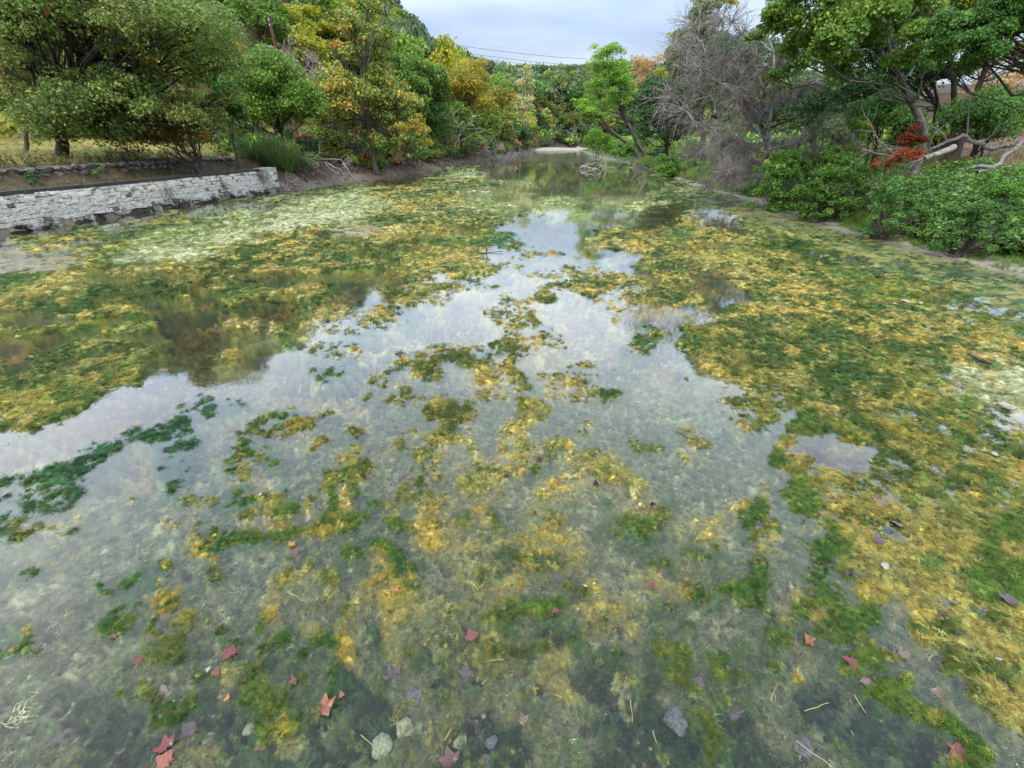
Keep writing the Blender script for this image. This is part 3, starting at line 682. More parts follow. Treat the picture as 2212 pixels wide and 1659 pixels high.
# --- left bank, near
T('oak_tree', 'spreading dark green oak with a few rust red leaf clusters above the stone wall', 'oak tree', 28, [(250, 60, 265, 150, 46), (280, 235, 215, 62, 34, -.5), (110, 270, 95, 45, 10, -1), (80, 30, 150, 110, 26, -2.2), (330, 60, 130, 90, 16, -2.2), (150, 190, 180, 90, 20), (360, 225, 130, 80, 16, 1), (60, 30, 160, 130, 18, 2)], 'oak', 105000, .16,
  base=(135, 352), tr=.33, bark=M_BARKD, seed=3, accents=(.09, (.33, .075, .03), .10), trunk_path=[(135, 360), (132, 290), (150, 220), (200, 140), (260, 60)], lr=(.2, .33), rtw=.03, depth=.75,
  extra_lobes=[(120, 300, 40, -1), (190, 290, 34, -1.5), (90, 260, 44), (30, 225, 40), (250, 300, 40, -1), (300, 280, 45, -1), (480, 150, 48, 1), (505, 215, 30, 1), (420, 90, 70, 1)])
T('slim_oak_tree', 'slim oak with a straight bare trunk at the far end of the terrace', 'oak tree', 30, [(20, 150, 95, 70, 14)], 'oak', 9000, .17, base=(57, 338), tr=.14, bark=M_BARK, seed=4, trunk_path=[(57, 345), (56, 280), (52, 220), (40, 150)], lr=(.25, .4))
T('scrub_oak_bush', 'thicket of brown stems and yellowing oak leaves hanging over the wall', 'shrub', 30, [(400, 285, 90, 38, 20), (310, 300, 70, 28, 10)], 'olive', 9000, .14, base=(425, 332), tr=.10, bark=M_BARK, seed=6, accents=(.2, (.34, .14, .04), .4), lr=(.3, .5), multi=9, t0=.1)
T('juniper_tree', 'bright green juniper beside the big oak', 'juniper tree', 33, [(500, 235, 26, 62, 16)], 'juniper', 9000, .13, base=(500, 325), tr=.12, seed=7, flat=1.1, lr=(.4, .6))
T('live_oak_tree', 'rounded mid green live oak behind the reeds', 'live oak tree', 42, [(600, 205, 98, 70, 30), (560, 250, 60, 35, 8)], 'green', 26000, .19, base=(600, 300), tr=.25, seed=8, bark=M_BARKD, lr=(.26, .4))
T('orange_leaved_tree', 'small tree with orange yellow leaves behind the big oak', 'small tree', 55, [(505, 105, 30, 45, 12), (535, 140, 30, 18, 6)], 'orange', 3800, .26, base=(520, 270), tr=.10, seed=9)
T('sycamore_tree', 'tall sycamore turning gold and orange at the creek edge', 'sycamore tree', 46, [(785, 95, 72, 80, 26), (780, 215, 110, 75, 28), (870, 235, 62, 60, 12), (740, 285, 65, 50, 10), (840, 300, 62, 45, 12)], 'syc', 24000, .25,
  base=(800, 358), tr=.22, bark=M_BARK, seed=10, accents=(.04, (.42, .17, .04), .25), lobe_col=.40, lr=(.2, .34), trunk_path=[(812, 362), (800, 300), (790, 200), (790, 90), (795, 20)], fill=.5, limb_frac=.95,
  extra_lobes=[(675, 268, 14), (905, 300, 24), (915, 285, 16), (800, 20, 26), (755, 340, 22), (785, 345, 26)])
T('sycamore_sapling', 'low sycamore boughs with orange and yellow leaves over the water', 'sycamore tree', 53, [(880, 300, 50, 32, 10)], 'gold', 2600, .25, base=(868, 352), tr=.10, seed=12, lr=(.3, .4), fill=.5)
T('cedar_elm_tree', 'green cedar elm just right of the sycamore', 'elm tree', 58, [(865, 155, 55, 45, 16), (900, 215, 50, 60, 14)], 'green', 10500, .24, base=(890, 320), tr=.18, seed=13)
T('dark_juniper_tree', 'dark green juniper between the sycamore and the golden elm', 'juniper tree', 63, [(925, 200, 48, 62, 20), (945, 270, 48, 45, 10)], 'juniper', 17000, .2, base=(930, 320), tr=.18, seed=14, bark=M_BARKD)
T('golden_elm_tree', 'leaning elm with a round golden yellow crown above the left bank', 'elm tree', 72, [(1010, 180, 62, 45, 24), (1040, 230, 45, 38, 10)], 'gold', 14000, .25, base=(965, 310), tr=.16, seed=15, trunk_path=[(950, 320), (975, 265), (1000, 210)], bark=M_BARK, limb_frac=1)
T('low_green_tree', 'low green tree over the left bank driftwood', 'tree', 70, [(985, 270, 55, 35, 14), (1040, 275, 40, 32, 10)], 'green', 9000, .25, base=(1000, 320), tr=.14, seed=16, bark=M_BARKD)
T('grey_leaning_tree', 'bare pale branches of a dead tree leaning over the left bank', 'dead tree', 67, [(1000, 275, 60, 40, 12)], 'green', 0, .2, base=(975, 330), tr=.10, seed=17, bark=M_DRIFT, rtw=.03)
T('bankside_elm_tree', 'green and orange tree at the left edge of the pool', 'tree', 93, [(1085, 225, 38, 40, 14), (1090, 280, 42, 36, 10)], 'syc', 7500, .32, base=(1090, 318), tr=.16, seed=18)
T('pale_sycamore_tree', 'pale tan sycamore with white limbs in front of the far hill', 'sycamore tree', 118, [(1132, 175, 26, 32, 12), (1125, 225, 34, 30, 10), (1140, 265, 30, 30, 8)], 'tan', 5200, .42, base=(1122, 305), tr=.28, seed=19, bark=M_WHITEB, rtw=.06, limb_frac=1)
T('tan_sycamore_tree', 'tan yellow sycamore left of the leaning cypress', 'sycamore tree', 192, [(1236, 215, 28, 36, 12), (1225, 262, 45, 28, 10)], 'tan', 6500, .6, base=(1230, 305), tr=.25, seed=20, bark=M_WHITEB)
T('yellow_bend_tree', 'yellow leaved tree at the bend of the creek', 'tree', 180, [(1172, 262, 30, 30, 10)], 'yellow', 3600, .6, base=(1165, 308), tr=.2, seed=21)
T('olive_bend_tree', 'olive green tree closing the view above the gravel bar', 'tree', 200, [(1195, 240, 45, 26, 12), (1190, 275, 40, 26, 8)], 'olive', 6000, .65, base=(1190, 310), tr=.25, seed=22)
T('round_dark_willow', 'round dark willow above the gravel bar', 'willow tree', 188, [(1228, 287, 34, 22, 12)], 'dark', 5500, .6, base=(1228, 312), tr=.2, seed=23, bark=M_BARKD)
T('dark_willow', 'dark willow left of the round willow at the creek bend', 'willow tree', 184, [(1185, 288, 34, 20, 10)], 'dark', 5000, .6, base=(1185, 312), tr=.2, seed=24, bark=M_BARKD)
T('dark_left_tree', 'dark tree at the left end of the pool', 'tree', 112, [(1120, 285, 36, 30, 12)], 'dark', 5000, .36, base=(1120, 318), tr=.2, seed=25, bark=M_BARKD)
# --- right bank
T('bald_cypress_tree', 'feathery bright green cypress leaning over the creek', 'cypress tree', 70, [(1305, 135, 46, 36, 20), (1318, 185, 56, 42, 22), (1300, 225, 46, 22, 9), (1350, 215, 34, 34, 8)], 'lime', 19000, .24, base=(1398, 334), tr=.30, seed=30, aspect=.35, flat=.65,
  trunk_path=[(1398, 336), (1372, 300), (1352, 262), (1332, 215), (1318, 160), (1310, 115)], bark=M_BARK, lr=(.26, .42), fill=.5)
T('leaning_cypress_tree', 'second lower cypress stem leaning further left with a thin crown', 'cypress tree', 69, [(1275, 240, 40, 26, 10), (1250, 225, 20, 20, 4)], 'lime', 4500, .24, base=(1384, 336), tr=.27, seed=31, aspect=.35, flat=.6, trunk_path=[(1384, 338), (1352, 306), (1320, 280), (1295, 248)], bark=M_BARK, fill=.5)
T('lime_green_shrub', 'bright lime green shrub at the waterside below the cypress', 'shrub', 76, [(1292, 306, 34, 20, 14), (1312, 320, 24, 12, 5)], 'lime', 6000, .22, base=(1292, 326), tr=.06, seed=32, multi=6)
T('orange_bare_tree', 'half bare peach orange tree behind the cypress', 'tree', 92, [(1400, 150, 42, 36, 14), (1400, 190, 44, 26, 8)], 'peach', 3400, .30, base=(1410, 300), tr=.20, seed=33, limb_frac=1, bark=M_DEAD, fill=.6)
T('yellow_green_tree', 'yellow green tree beside the orange tree', 'tree', 86, [(1442, 170, 24, 42, 12), (1450, 120, 16, 20, 4)], 'yellow', 4200, .30, base=(1445, 300), tr=.18, seed=34)
T('dark_live_oak_tree', 'dense dark green live oak right of the leaning cypress', 'live oak tree', 58, [(1440, 235, 72, 52, 28), (1400, 285, 40, 30, 8), (1475, 285, 60, 32, 10)], 'dark', 26000, .23, base=(1450, 320), tr=.28, seed=35, bark=M_BARKD, lr=(.26, .4))
T('tall_live_oak_tree', 'tall green live oak reaching into the sky right of the gap', 'live oak tree', 50, [(1510, 120, 62, 75, 26), (1530, 40, 42, 50, 10), (1560, 200, 62, 60, 14)], 'greygreen', 27000, .23, base=(1530, 320), tr=.3, seed=36, bark=M_BARKD)
T('yellow_topped_tree', 'thin tree with yellow green leaves showing over the live oak', 'tree', 54, [(1515, 15, 30, 26, 10), (1560, 0, 40, 25, 8), (1462, 85, 22, 22, 5)], 'yellow', 3400, .24, base=(1520, 320), tr=.14, seed=37, fill=.5)
T('leaning_live_oak', 'big live oak with a lichen spotted leaning trunk above the bank', 'live oak tree', 24, [(1800, 30, 190, 95, 34), (1770, 130, 120, 60, 14, 1.5), (1960, 60, 120, 90, 18, 1), (1700, 70, 90, 50, 10), (1850, 110, 150, 60, 14, -1.2), (1990, 130, 90, 50, 9, -1), (2080, 60, 90, 60, 8, -.8)], 'green', 62000, .14, base=(2005, 305), tr=.18, seed=40, bark=M_BARKL,
  trunk_path=[(2005, 318), (1975, 230), (1945, 175), (1925, 120), (1900, 60), (1880, -20)], lr=(.18, .28), limb_frac=.42, rtw=.025, t0=.22, fill=.4, depth=.7)
T('back_live_oak', 'darker live oak with twin stems behind the leaning oak', 'live oak tree', 32, [(1900, 120, 130, 85, 24), (1850, 215, 110, 40, 12), (2010, 150, 90, 60, 10)], 'dark', 26000, .17, base=(2045, 300), tr=.17, seed=41, bark=M_BARKD, multi=3, lr=(.2, .32), limb_frac=.45,
  trunk_path=[(2045, 310), (2030, 240), (1990, 180), (1960, 110)])
T('forked_elm_tree', 'forked tree with two dark upright stems near the right edge', 'elm tree', 29, [(2080, 20, 130, 75, 20), (2140, 130, 90, 40, 10)], 'olive', 18000, .15, base=(2080, 290), tr=.20, seed=42, bark=M_BARKD, trunk_path=[(2080, 300), (2100, 220), (2130, 130), (2150, 30)], lr=(.25, .4), limb_frac=.5, t0=.5)
T('straight_elm_tree', 'straight stemmed tree left of the forked one', 'elm tree', 29.5, [(2050, 40, 90, 60, 12)], 'green', 7000, .16, base=(2062, 290), tr=.17, seed=43, bark=M_BARKD, trunk_path=[(2062, 300), (2060, 200), (2050, 90), (2045, 20)], lr=(.25, .4), t0=.55)
T('orange_oak_tree', 'orange autumn tree seen behind the right hand stems', 'tree', 44, [(2145, 185, 75, 55, 16), (1960, 210, 40, 30, 6), (2080, 60, 150, 60, 10)], 'peach', 6500, .22, base=(2140, 290), tr=.16, seed=44, accents=(.4, (.50, .27, .05), 1.0), fill=.5)
T('near_juniper_tree', 'dark olive juniper boughs hanging into the upper right corner', 'juniper tree', 17.5, [(2110, 85, 110, 60, 18), (2200, 60, 120, 110, 18), (2060, 150, 50, 30, 5)], 'juniper', 34000, .085, base=(2400, 330), tr=.2, seed=45, flat=.8, bark=M_BARKD, lr=(.22, .34), trunk_path=[(2400, 360), (2350, 200), (2250, 80)], depth=.8, limb_frac=.5, t0=.2)
T('juniper_thicket', 'low dark juniper thicket under the leaning oak', 'juniper tree', 27, [(1900, 265, 75, 52, 20), (1960, 285, 50, 40, 8)], 'juniper', 15000, .12, base=(1900, 320), tr=.10, seed=46, multi=4, flat=1, bark=M_BARKD)
T('right_juniper_thicket', 'dark green juniper below the forked tree', 'juniper tree', 26, [(2120, 265, 85, 52, 20), (2190, 235, 50, 45, 8)], 'juniper', 14000, .12, base=(2120, 310), tr=.10, seed=47, multi=4, flat=1, bark=M_BARKD)
T('pale_bank_shrub', 'pale green willowy shrub beside the dead cedar', 'shrub', 24, [(1785, 285, 38, 36, 12), (1830, 310, 30, 24, 6)], 'greygreen', 5200, .10, base=(1790, 340), tr=.05, seed=48, multi=6, flat=1.1, aspect=.3)
T('bright_bank_shrub', 'small bright green cedar at the foot of the juniper thicket', 'shrub', 25, [(1855, 285, 22, 34, 10)], 'green', 3600, .10, base=(1855, 330), tr=.05, seed=49, flat=1.2, aspect=.4)
T('gap_filling_elm', 'dark elm behind the dead cedar', 'elm tree', 38, [(1640, 140, 110, 80, 22), (1720, 250, 100, 60, 14)], 'dark', 15000, .2, base=(1680, 320), tr=.2, seed=50, bark=M_BARKD)

# bare dead trees
def dead_tree(name, label, Y, base, dirs, bark=M_DEAD, seed=1, cat='dead tree', n=3, group=None):
    """dirs: (from_px, from_py, to_px, to_py, r, levels)"""
    rng = np.random.RandomState(seed); b = aty(base[0], base[1], Y); O = np.array([b[0], Y, tz(b[0], Y)-.1]); root = empty(name, O)
    groups = {}
    for (x0, y0, x1, y1, r, lv, nm) in dirs:
        a = aty(x0, y0, Y)-O; c = aty(x1, y1, Y+rng.uniform(-1.6, 1.2))-O; L = np.linalg.norm(c-a)
        P = curve_pts(rng, a, c, 7, wob=.12); seg = poly2seg(P, r, r*.3)
        for i in range(1, 8):
            for q in range(lv[0]):
                s = rng.normal(0, 1, 3); dr_ = (P[i]-P[i-1]); dr_ /= np.linalg.norm(dr_); s = s/np.linalg.norm(s)
                twigs(rng, P[i], dr_*.5+s*.8, L*lv[2]*rng.uniform(.6, 1.2), r*.5, lv[1], .3, .6, (3, 4), lv[3], seg, 0, .6)
        groups.setdefault(nm, []).extend(seg)
    for nm, seg in groups.items():
        V, Q = tubes([s_ for s_ in seg], n if nm != 'trunk' else 6); obj(nm, npmesh(name+'_'+nm, V, Q, bark), root)
    return tag(root, label, cat, group)
LV = (15, 2, .27, .08)
dead_tree('dead_cedar_tree', 'large dead grey cedar with a haze of bare twigs above the right bank', 28.5, (1640, 395),
  [(1640, 400, 1650, 60, .13, (1, 1, .2, 0), 'trunk'), (1650, 300, 1470, 120, .05, LV, 'branches'), (1650, 250, 1500, 60, .05, LV, 'branches'), (1650, 200, 1560, 40, .05, LV, 'branches'), (1650, 330, 1450, 210, .05, LV, 'branches'),
   (1645, 350, 1490, 330, .05, (13, 2, .28, .12), 'branches'), (1645, 370, 1530, 390, .045, (14, 2, .28, .14), 'branches'), (1650, 330, 1560, 300, .05, (14, 2, .35, .15), 'branches'), (1650, 240, 1760, 180, .05, LV, 'branches'), (1650, 310, 1760, 300, .045, LV, 'branches'), (1650, 180, 1720, 70, .045, LV, 'branches'), (1650, 270, 1590, 200, .05, (14, 2, .3, .08), 'branches')], seed=60)
dead_tree('dead_cedar_shrub', 'lower dead grey brush in front of the dead cedar trunk', 27.3, (1600, 405),
  [(1600, 408, 1600, 330, .06, (1, 1, .2, 0), 'trunk'), (1600, 380, 1540, 300, .035, (8, 2, .32, .12), 'branches'), (1600, 380, 1650, 300, .035, (8, 2, .32, .12), 'branches'), (1600, 395, 1560, 370, .035, (15, 2, .34, .1), 'branches'), (1600, 390, 1640, 380, .03, (15, 2, .3, .12), 'branches')], seed=61)
dead_tree('grey_hillside_tree', 'bare silvery tree beside the utility pole', 60, (640, 230), [(640, 240, 640, 160, .12, (1, 1, .2, 0), 'trunk'), (640, 200, 610, 110, .07, (3, 2, .35, 0), 'branches'), (640, 200, 670, 115, .07, (3, 2, .35, 0), 'branches'), (640, 190, 690, 140, .07, (3, 2, .35, 0), 'branches'), (640, 180, 625, 95, .06, (3, 2, .35, 0), 'branches')], seed=62, bark=M_DRIFT)
dead_tree('bare_sycamore_tree', 'bare grey branches inside the sycamore', 47, (745, 350), [(745, 355, 740, 220, .10, (1, 1, .2, 0), 'trunk'), (742, 300, 700, 200, .05, (3, 2, .3, 0), 'branches'), (742, 290, 800, 190, .05, (3, 2, .3, 0), 'branches'), (742, 320, 690, 330, .05, (4, 2, .3, .05), 'branches'), (742, 310, 800, 330, .05, (4, 2, .3, .05), 'branches')], seed=63)

# --- the wooded left hillside: individual trees from a few shared crowns
def proto_tree(seed, pal, h, rx, rz, nleaf, size, bark, nl=16, flat=.8):
    rng = np.random.RandomState(seed); c = np.array([0, 0, h-rz]); lobes = lobes_in(rng, c, (rx, rx, rz), nl, lr=(.3, .45), flat=flat)
    tp = curve_pts(rng, (0, 0, -0.5), c, 5, wob=.08); seg = poly2seg(tp, .16, .06)+limbs_to(rng, tp, lobes, .16, frac=.5, rtw=.03)
    V, Q = tubes(seg, 4); mt = npmesh('hill_trunk', V, Q, bark)
    p, w_ = PAL[pal]; V, Q, Cc = crown(rng, lobes, nleaf, size, p, w_, lobe_col=.35)
    return mt, npmesh('hill_crown', V, Q, M_LEAF, Cc)
KINDS_ = [('yellow_green_tree', 'yellow', 'round yellow green elm in the wood on the left hillside', 'elm tree', 7.5, 3.4, 2.6),
          ('green_tree', 'green', 'mid green leafy tree in the wood on the left hillside', 'tree', 7.0, 3.2, 2.7),
          ('dark_juniper', 'juniper', 'dark green juniper in the wood on the left hillside', 'juniper tree', 6.0, 2.4, 2.8),
          ('grey_green_tree', 'greygreen', 'dull grey green tree in the wood on the left hillside', 'tree', 6.5, 3.0, 2.4),
          ('olive_tree', 'olive', 'olive green tree in the wood on the left hillside', 'tree', 7.0, 3.0, 2.6),
          ('golden_tree', 'gold', 'golden autumn tree in the wood on the left hillside', 'tree', 6.5, 2.6, 2.3)]
HP = [[proto_tree(100+10*i+j, k[1], k[4], k[5], k[6], 3600, .34, M_BARK) for j in range(2)] for i, k in enumerate(KINDS_)]
rng = np.random.RandomState(77); placed = []
def hill_tree(ki, x, y, s, label=None, cat=None, name=None, group=None, wz=None):
    k = KINDS_[ki]; mt, mc = HP[ki][rng.randint(2)]
    e = empty(name or k[0], (x, y, tz(x, y)-.2), rng.uniform(0, 6.28)); e.scale = (s, s, s*rng.uniform(.9, 1.15) if wz is None else wz)
    obj('trunk', mt, e); obj('crown', mc, e)
    tag(e, label or k[2], cat or k[3], group or ('%s trees on the left hillside' % k[0].replace('_', ' ').replace(' tree', '')))
# named ones that stand out (top point surveyed)
def by_top(ki, px, py, Y, s, label, cat='tree'):
    p = aty(px, py, Y); k = KINDS_[ki]; z0 = tz(p[0], Y)-.2; H = max(3.0, p[2]-z0); e = empty(k[0], (p[0], Y, z0), rng.uniform(0, 6.28))
    mt, mc = HP[ki][rng.randint(2)]; e.scale = (s, s, H/(k[4]*1.03)); obj('trunk', mt, e); obj('crown', mc, e); tag(e, label, cat)
    placed.append((p[0], Y, 2.6*s))
by_top(0, 640, 5, 78, 1.5, 'largest bright yellow green elm, above the utility pole', 'elm tree')
by_top(0, 655, 62, 70, 1.1, 'small yellow elm just right of the pole top', 'elm tree')
by_top(1, 540, -20, 70, 1.4, 'green tree above the orange leaved tree', 'tree')
by_top(1, 700, -25, 90, 1.5, 'green tree on the skyline above the sycamore')
by_top(4, 735, 10, 84, 1.4, 'olive tree directly behind the sycamore top')
by_top(3, 830, 5, 80, 1.2, 'thin grey green tree breaking the skyline right of the sycamore')
by_top(3, 905, 42, 84, 1.1, 'pale round tree standing clear on the skyline', 'tree')
by_top(1, 880, 62, 76, 1.2, 'green tree under the pale skyline tree')
by_top(0, 962, 88, 84, 1.2, 'yellow tree stepping down the skyline', 'elm tree')
by_top(0, 990, 110, 92, 1.1, 'yellow green tree at the foot of the skyline', 'elm tree')
by_top(3, 1040, 125, 118, 1.3, 'small dull tree where the skyline meets the far ridge')
by_top(1, 1065, 155, 110, 1.1, 'green tree above the left bank pool')
by_top(2, 580, 90, 66, 1.3, 'dark juniper directly behind the utility pole', 'juniper tree')
by_top(1, 905, 110, 62, 1.1, 'mid green tree right of the sycamore crown')
cand = 0
while len(placed) < 112 and cand < 6000:
    cand += 1
    y = rng.uniform(42, 185); d = rng.uniform(3, 85); x = float(xL(y))-d
    hon = np.interp(y, [0, 40, 55, 75, 110], [34, 30, 22, 9, 5])
    if d < hon*0.72 or abs(x) > y*1.15: continue
    s = rng.uniform(.75, 1.35)
    if any((x-a)**2+(y-b)**2 < (2.0*s+c*.75)**2 for a, b, c in placed): continue
    # keep the surveyed skyline: nothing may top it
    pz = tz(x, y)+6.6*s; zc = (pz-CH)/y; u = x/y
    lim = np.interp(u, [-.30, -.21, -.149, -.09, -.04, 0.02], [.40, .22, .165, .137, .115, .10])
    if zc > lim: continue
    ki = rng.choice(6, p=[.24, .24, .17, .16, .12, .07]); hill_tree(ki, x, y, s); placed.append((x, y, 2.4*s))
ORD = 'first second third fourth fifth sixth seventh eighth ninth tenth eleventh twelfth thirteenth fourteenth fifteenth sixteenth seventeenth eighteenth nineteenth twentieth'.split()
def label_order(objs, base, tail):
    objs = sorted(objs, key=lambda o: o.location.x/max(o.location.y, 1))
    for i, o in enumerate(objs):
        a = 'leftmost' if i == 0 else 'rightmost' if i == len(objs)-1 else (ORD[i]+' from the left') if i < len(objs)/2 else (ORD[len(objs)-1-i]+' from the right')
        o['label'] = '%s, %s of those %s' % (base, a, tail)
for k in KINDS_:
    grp = '%s trees on the left hillside' % k[0].replace('_', ' ').replace(' tree', ''); oo = [o for o in COL.objects if o.get('group') == grp]
    if oo: label_order(oo, k[2].replace(' in the wood on the left hillside', ''), 'in the hillside wood')
print('hill trees', len(placed))

# distant woods and undergrowth (masses nobody could count)
def bush_proto(seed, n=230, size=.20):
    rng = np.random.RandomState(seed); lobes = lobes_in(rng, (0, 0, .45), (.75, .75, .42), 7, lr=(.4, .6)); p = [(1, 1, 1)]
    V, Q, Cc = crown(rng, lobes, n, size, p, [1], lobe_col=0); me = npmesh('bush_clump', V, Q, M_LEAF_I); return me
BP = [bush_proto(s) for s in (1, 2, 3, 4)]
r_ = np.random.RandomState(9)
def wood(name, n, xr, yr, size, pals, label, cond=None, sink=.1, seed=1, tint=.22):
    r_ = np.random.RandomState(seed); x = r_.uniform(*xr, n); y = r_.uniform(*yr, n)
    if cond is not None: k = cond(x, y); x, y = x[k], y[k]
    n = len(x); z = terrain(x, y)-sink; pal = np.concatenate([np.array(PAL[p][0]) for p in pals]); c = pal[r_.randint(0, len(pal), n)]*np.exp(r_.normal(0, tint, (n, 1)))
    sc = r_.uniform(size[0], size[1], n); scatter(name, np.stack([x, y, z], 1), BP, sc, np.stack([0*x, 0*x, r_.uniform(0, 6.28, n)], 1), c, label)
wood('distant_woodland', 11000, (-300, 300), (180, 430), (2.6, 6.5), ['greygreen', 'dark', 'greygreen', 'dark', 'olive', 'green'], 'distant wooded hill closing the valley', cond=lambda x, y: np.abs(x) < y*.75, seed=2)
wood('hillside_undergrowth', 5200, (-120, 10), (36, 190), (1.0, 2.6), ['green', 'dark', 'olive', 'brown', 'greygreen'], 'undergrowth filling the wood on the left hillside', cond=lambda x, y: (xL(y)-x > np.interp(y, [0, 40, 60, 80], [32, 26, 12, 2.0])), seed=3)
wood('left_bank_undergrowth', 3000, (-30, 10), (36.5, 165), (.6, 1.9), ['dark', 'olive', 'brown', 'green'], 'dark scrub at the foot of the left bank trees', cond=lambda x, y: (xL(y)-x > np.where(y < 45, 2.2, 1.0)) & (xL(y)-x < 9), seed=4)
wood('right_bank_undergrowth', 3200, (10, 90), (32, 175), (.6, 2.1), ['green', 'dark', 'lime', 'olive'], 'scrub under the right bank trees upstream', cond=lambda x, y: (x-xR(y) > 2.2) & (x-xR(y) < 40), seed=5)
wood('bend_undergrowth', 4600, (-70, 120), (148, 250), (1.5, 4.5), ['dark', 'olive', 'greygreen', 'green'], 'bushes behind the gravel bar at the creek bend', cond=lambda x, y: (y > 172) | ((xL(y)-x > .5) & (y > 150)), seed=6)
# ================================================================== RETAINING WALL
M_STONE = rough_mat('limewashed_stone', (.12, .095, .07), (.66, .59, .48), scale=4.5, p1=.34, p2=.47, bump=.8, dist=.03, c3=(.74, .72, .66))
def darken_foot(m, z0, z1):  # mixes in a near-black tone low on the stones, edge broken by noise
    t = m.node_tree; L = t.links.new; p = [n for n in t.nodes if n.type == 'BSDF_PRINCIPLED'][0]; src = p.inputs['Base Color'].links[0].from_socket
    ge = nd(t, 'ShaderNodeNewGeometry'); sx = nd(t, 'ShaderNodeSeparateXYZ'); L(ge.outputs['Position'], sx.inputs[0])
    n = nd(t, 'ShaderNodeTexNoise'); n.inputs['Scale'].default_value = 2.2; n.inputs['Detail'].default_value = 7; n.inputs['Roughness'].default_value = .7; L(ge.outputs['Position'], n.inputs['Vector'])
    a = nd(t, 'ShaderNodeMath', operation='MULTIPLY_ADD'); L(n.outputs['Fac'], a.inputs[0]); a.inputs[1].default_value = -1.7; L(sx.outputs['Z'], a.inputs[2])
    mr = nd(t, 'ShaderNodeMapRange'); L(a.outputs[0], mr.inputs[0]); mr.inputs[1].default_value = z0; mr.inputs[2].default_value = z1
    mx = nd(t, 'ShaderNodeMix', data_type='RGBA'); L(mr.outputs[0], mx.inputs[0]); mx.inputs[6].default_value = (.035, .03, .018, 1); L(src, mx.inputs[7]); L(mx.outputs[2], p.inputs['Base Color'])
darken_foot(M_STONE, -.80, -.50)
M_STONE_G = rough_mat('grey_stained_stone', (.05, .045, .04), (.26, .24, .21), scale=6, bump=.8, dist=.03, c3=(.42, .40, .36))
M_STONE_D = rough_mat('dark_foot_stone', (.02, .018, .012), (.12, .105, .075), scale=7, bump=.8, dist=.03, c3=(.40, .37, .30))  # near-black stones for the lowest courses
M_MORT = rough_mat('dark_joint_earth', (.05, .042, .03), (.30, .27, .22), scale=9, bump=.5)
M_COPE = rough_mat('dark_coping', (.025, .022, .018), (.10, .09, .075), scale=7, bump=.6, c3=(.18, .17, .15))
M_COPEL = rough_mat('pale_coping', (.25, .22, .18), (.60, .56, .48), scale=5, bump=.6)
def stone_mesh(rng, name, sx=1, sy=1, sz=1, jit=.16, cham=.16, mat=None):
    """unit chamfered irregular block, front face towards -Y, 44 tris"""
    V = []; c = cham
    for z in (-.5, .5):
        for (x, y) in ((-.5, -.5), (.5, -.5), (.5, .5), (-.5, .5)):
            X_ = x*(1-c*.0); V.append([x*(1-c), y*(1-.0), z*(1-c)]); V.append([x, y*(1-c*1.2), z*(1-c)]); V.append([x*(1-c), y*(1-c*1.2), z])
    V = np.array(V)
    bm_ = __import__('bmesh').new()
    for v in V: bm_.verts.new(v+rng.normal(0, jit*.35, 3))
    import bmesh
    bmesh.ops.convex_hull(bm_, input=bm_.verts)
    me = bpy.data.meshes.new(name); bm_.to_mesh(me); bm_.free()
    if mat: me.materials.append(mat)
    return me
rng = np.random.RandomState(5)
SM = {k: [stone_mesh(rng, 'stone', mat=m_) for _ in range(7)] for k, m_ in (('w', M_STONE), ('g', M_STONE_G), ('d', M_STONE_D))}
A = WALL_A.copy(); B = WALL_B.copy(); A = A-dw*1.0
Lw = np.linalg.norm(B-A); ang = math.atan2(dw[1], dw[0])
wall = empty('retaining_wall', (A[0], A[1], 0), ang); tag(wall, 'long limewashed dry stone retaining wall along the left bank', 'wall')
# local axes: +X along the wall, -Y towards the creek, height z 0..1.55
def box_mesh(name, x0, x1, y0, y1, z0, z1, mat):
    V = [(x, y, z) for z in (z0, z1) for y in (y0, y1) for x in (x0, x1)]
    return npmesh(name, V, np.array([[0, 2, 3, 1], [4, 5, 7, 6], [0, 1, 5, 4], [2, 6, 7, 3], [0, 4, 6, 2], [1, 3, 7, 5]]), mat)
obj('joint_backing', box_mesh('joint_backing', 0, Lw-.08, .09, .62, -.5, 1.38, M_MORT), wall)
z = -.10; nst = 0; extra = []
courses = []
while z < 1.34:
    hh = rng.uniform(.125, .20); 
    if z+hh > 1.30: hh = 1.40-z
    courses.append((z, hh)); z += hh
for ciw, (z, hh) in enumerate(courses):
    top = ciw >= len(courses)-2; x = rng.uniform(-.2, 0)
    while x < Lw:
        wd = hh*rng.choice([1.2, 1.7, 2.3, 3.0, 3.8])*rng.uniform(.85, 1.2) if not top else rng.uniform(.3, .7); wd = min(max(wd, .22), .75); x1 = min(x+wd, Lw+.01)
        if x1-x > .06:
            low = z < .10; r = rng.rand()
            zd = .07+.20*float(fbm(N2, np.array([x]), np.array([3.0]), 1.7, 3)[0]+.3)
            kind = 'd' if (z < zd-.10 and r < .5) else ('g' if (top and x < Lw-1.6 or r < .06) else 'w')
            if not (z < zd+.05 and z > -.06 and rng.rand() < .16):
                me = SM[kind][rng.randint(7)]; yo = rng.normal(0, .018)+(.06 if low and rng.rand() < .4 else 0)
                args = ((x+x1)/2, .09+yo, z+hh/2+rng.normal(0, .008), (x1-x)*rng.uniform(.96, 1.06), .30, hh*rng.uniform(.90, 1.18), rng.normal(0, .05), me)
                vis = True
                if nst < 299:
                    o = obj('stone', me, wall); o.location = args[:3]; o.scale = args[3:6]; o.rotation_euler = (rng.normal(0, .03), args[6], rng.normal(0, .02)); nst += 1
                else: extra.append(args)
        x = x1
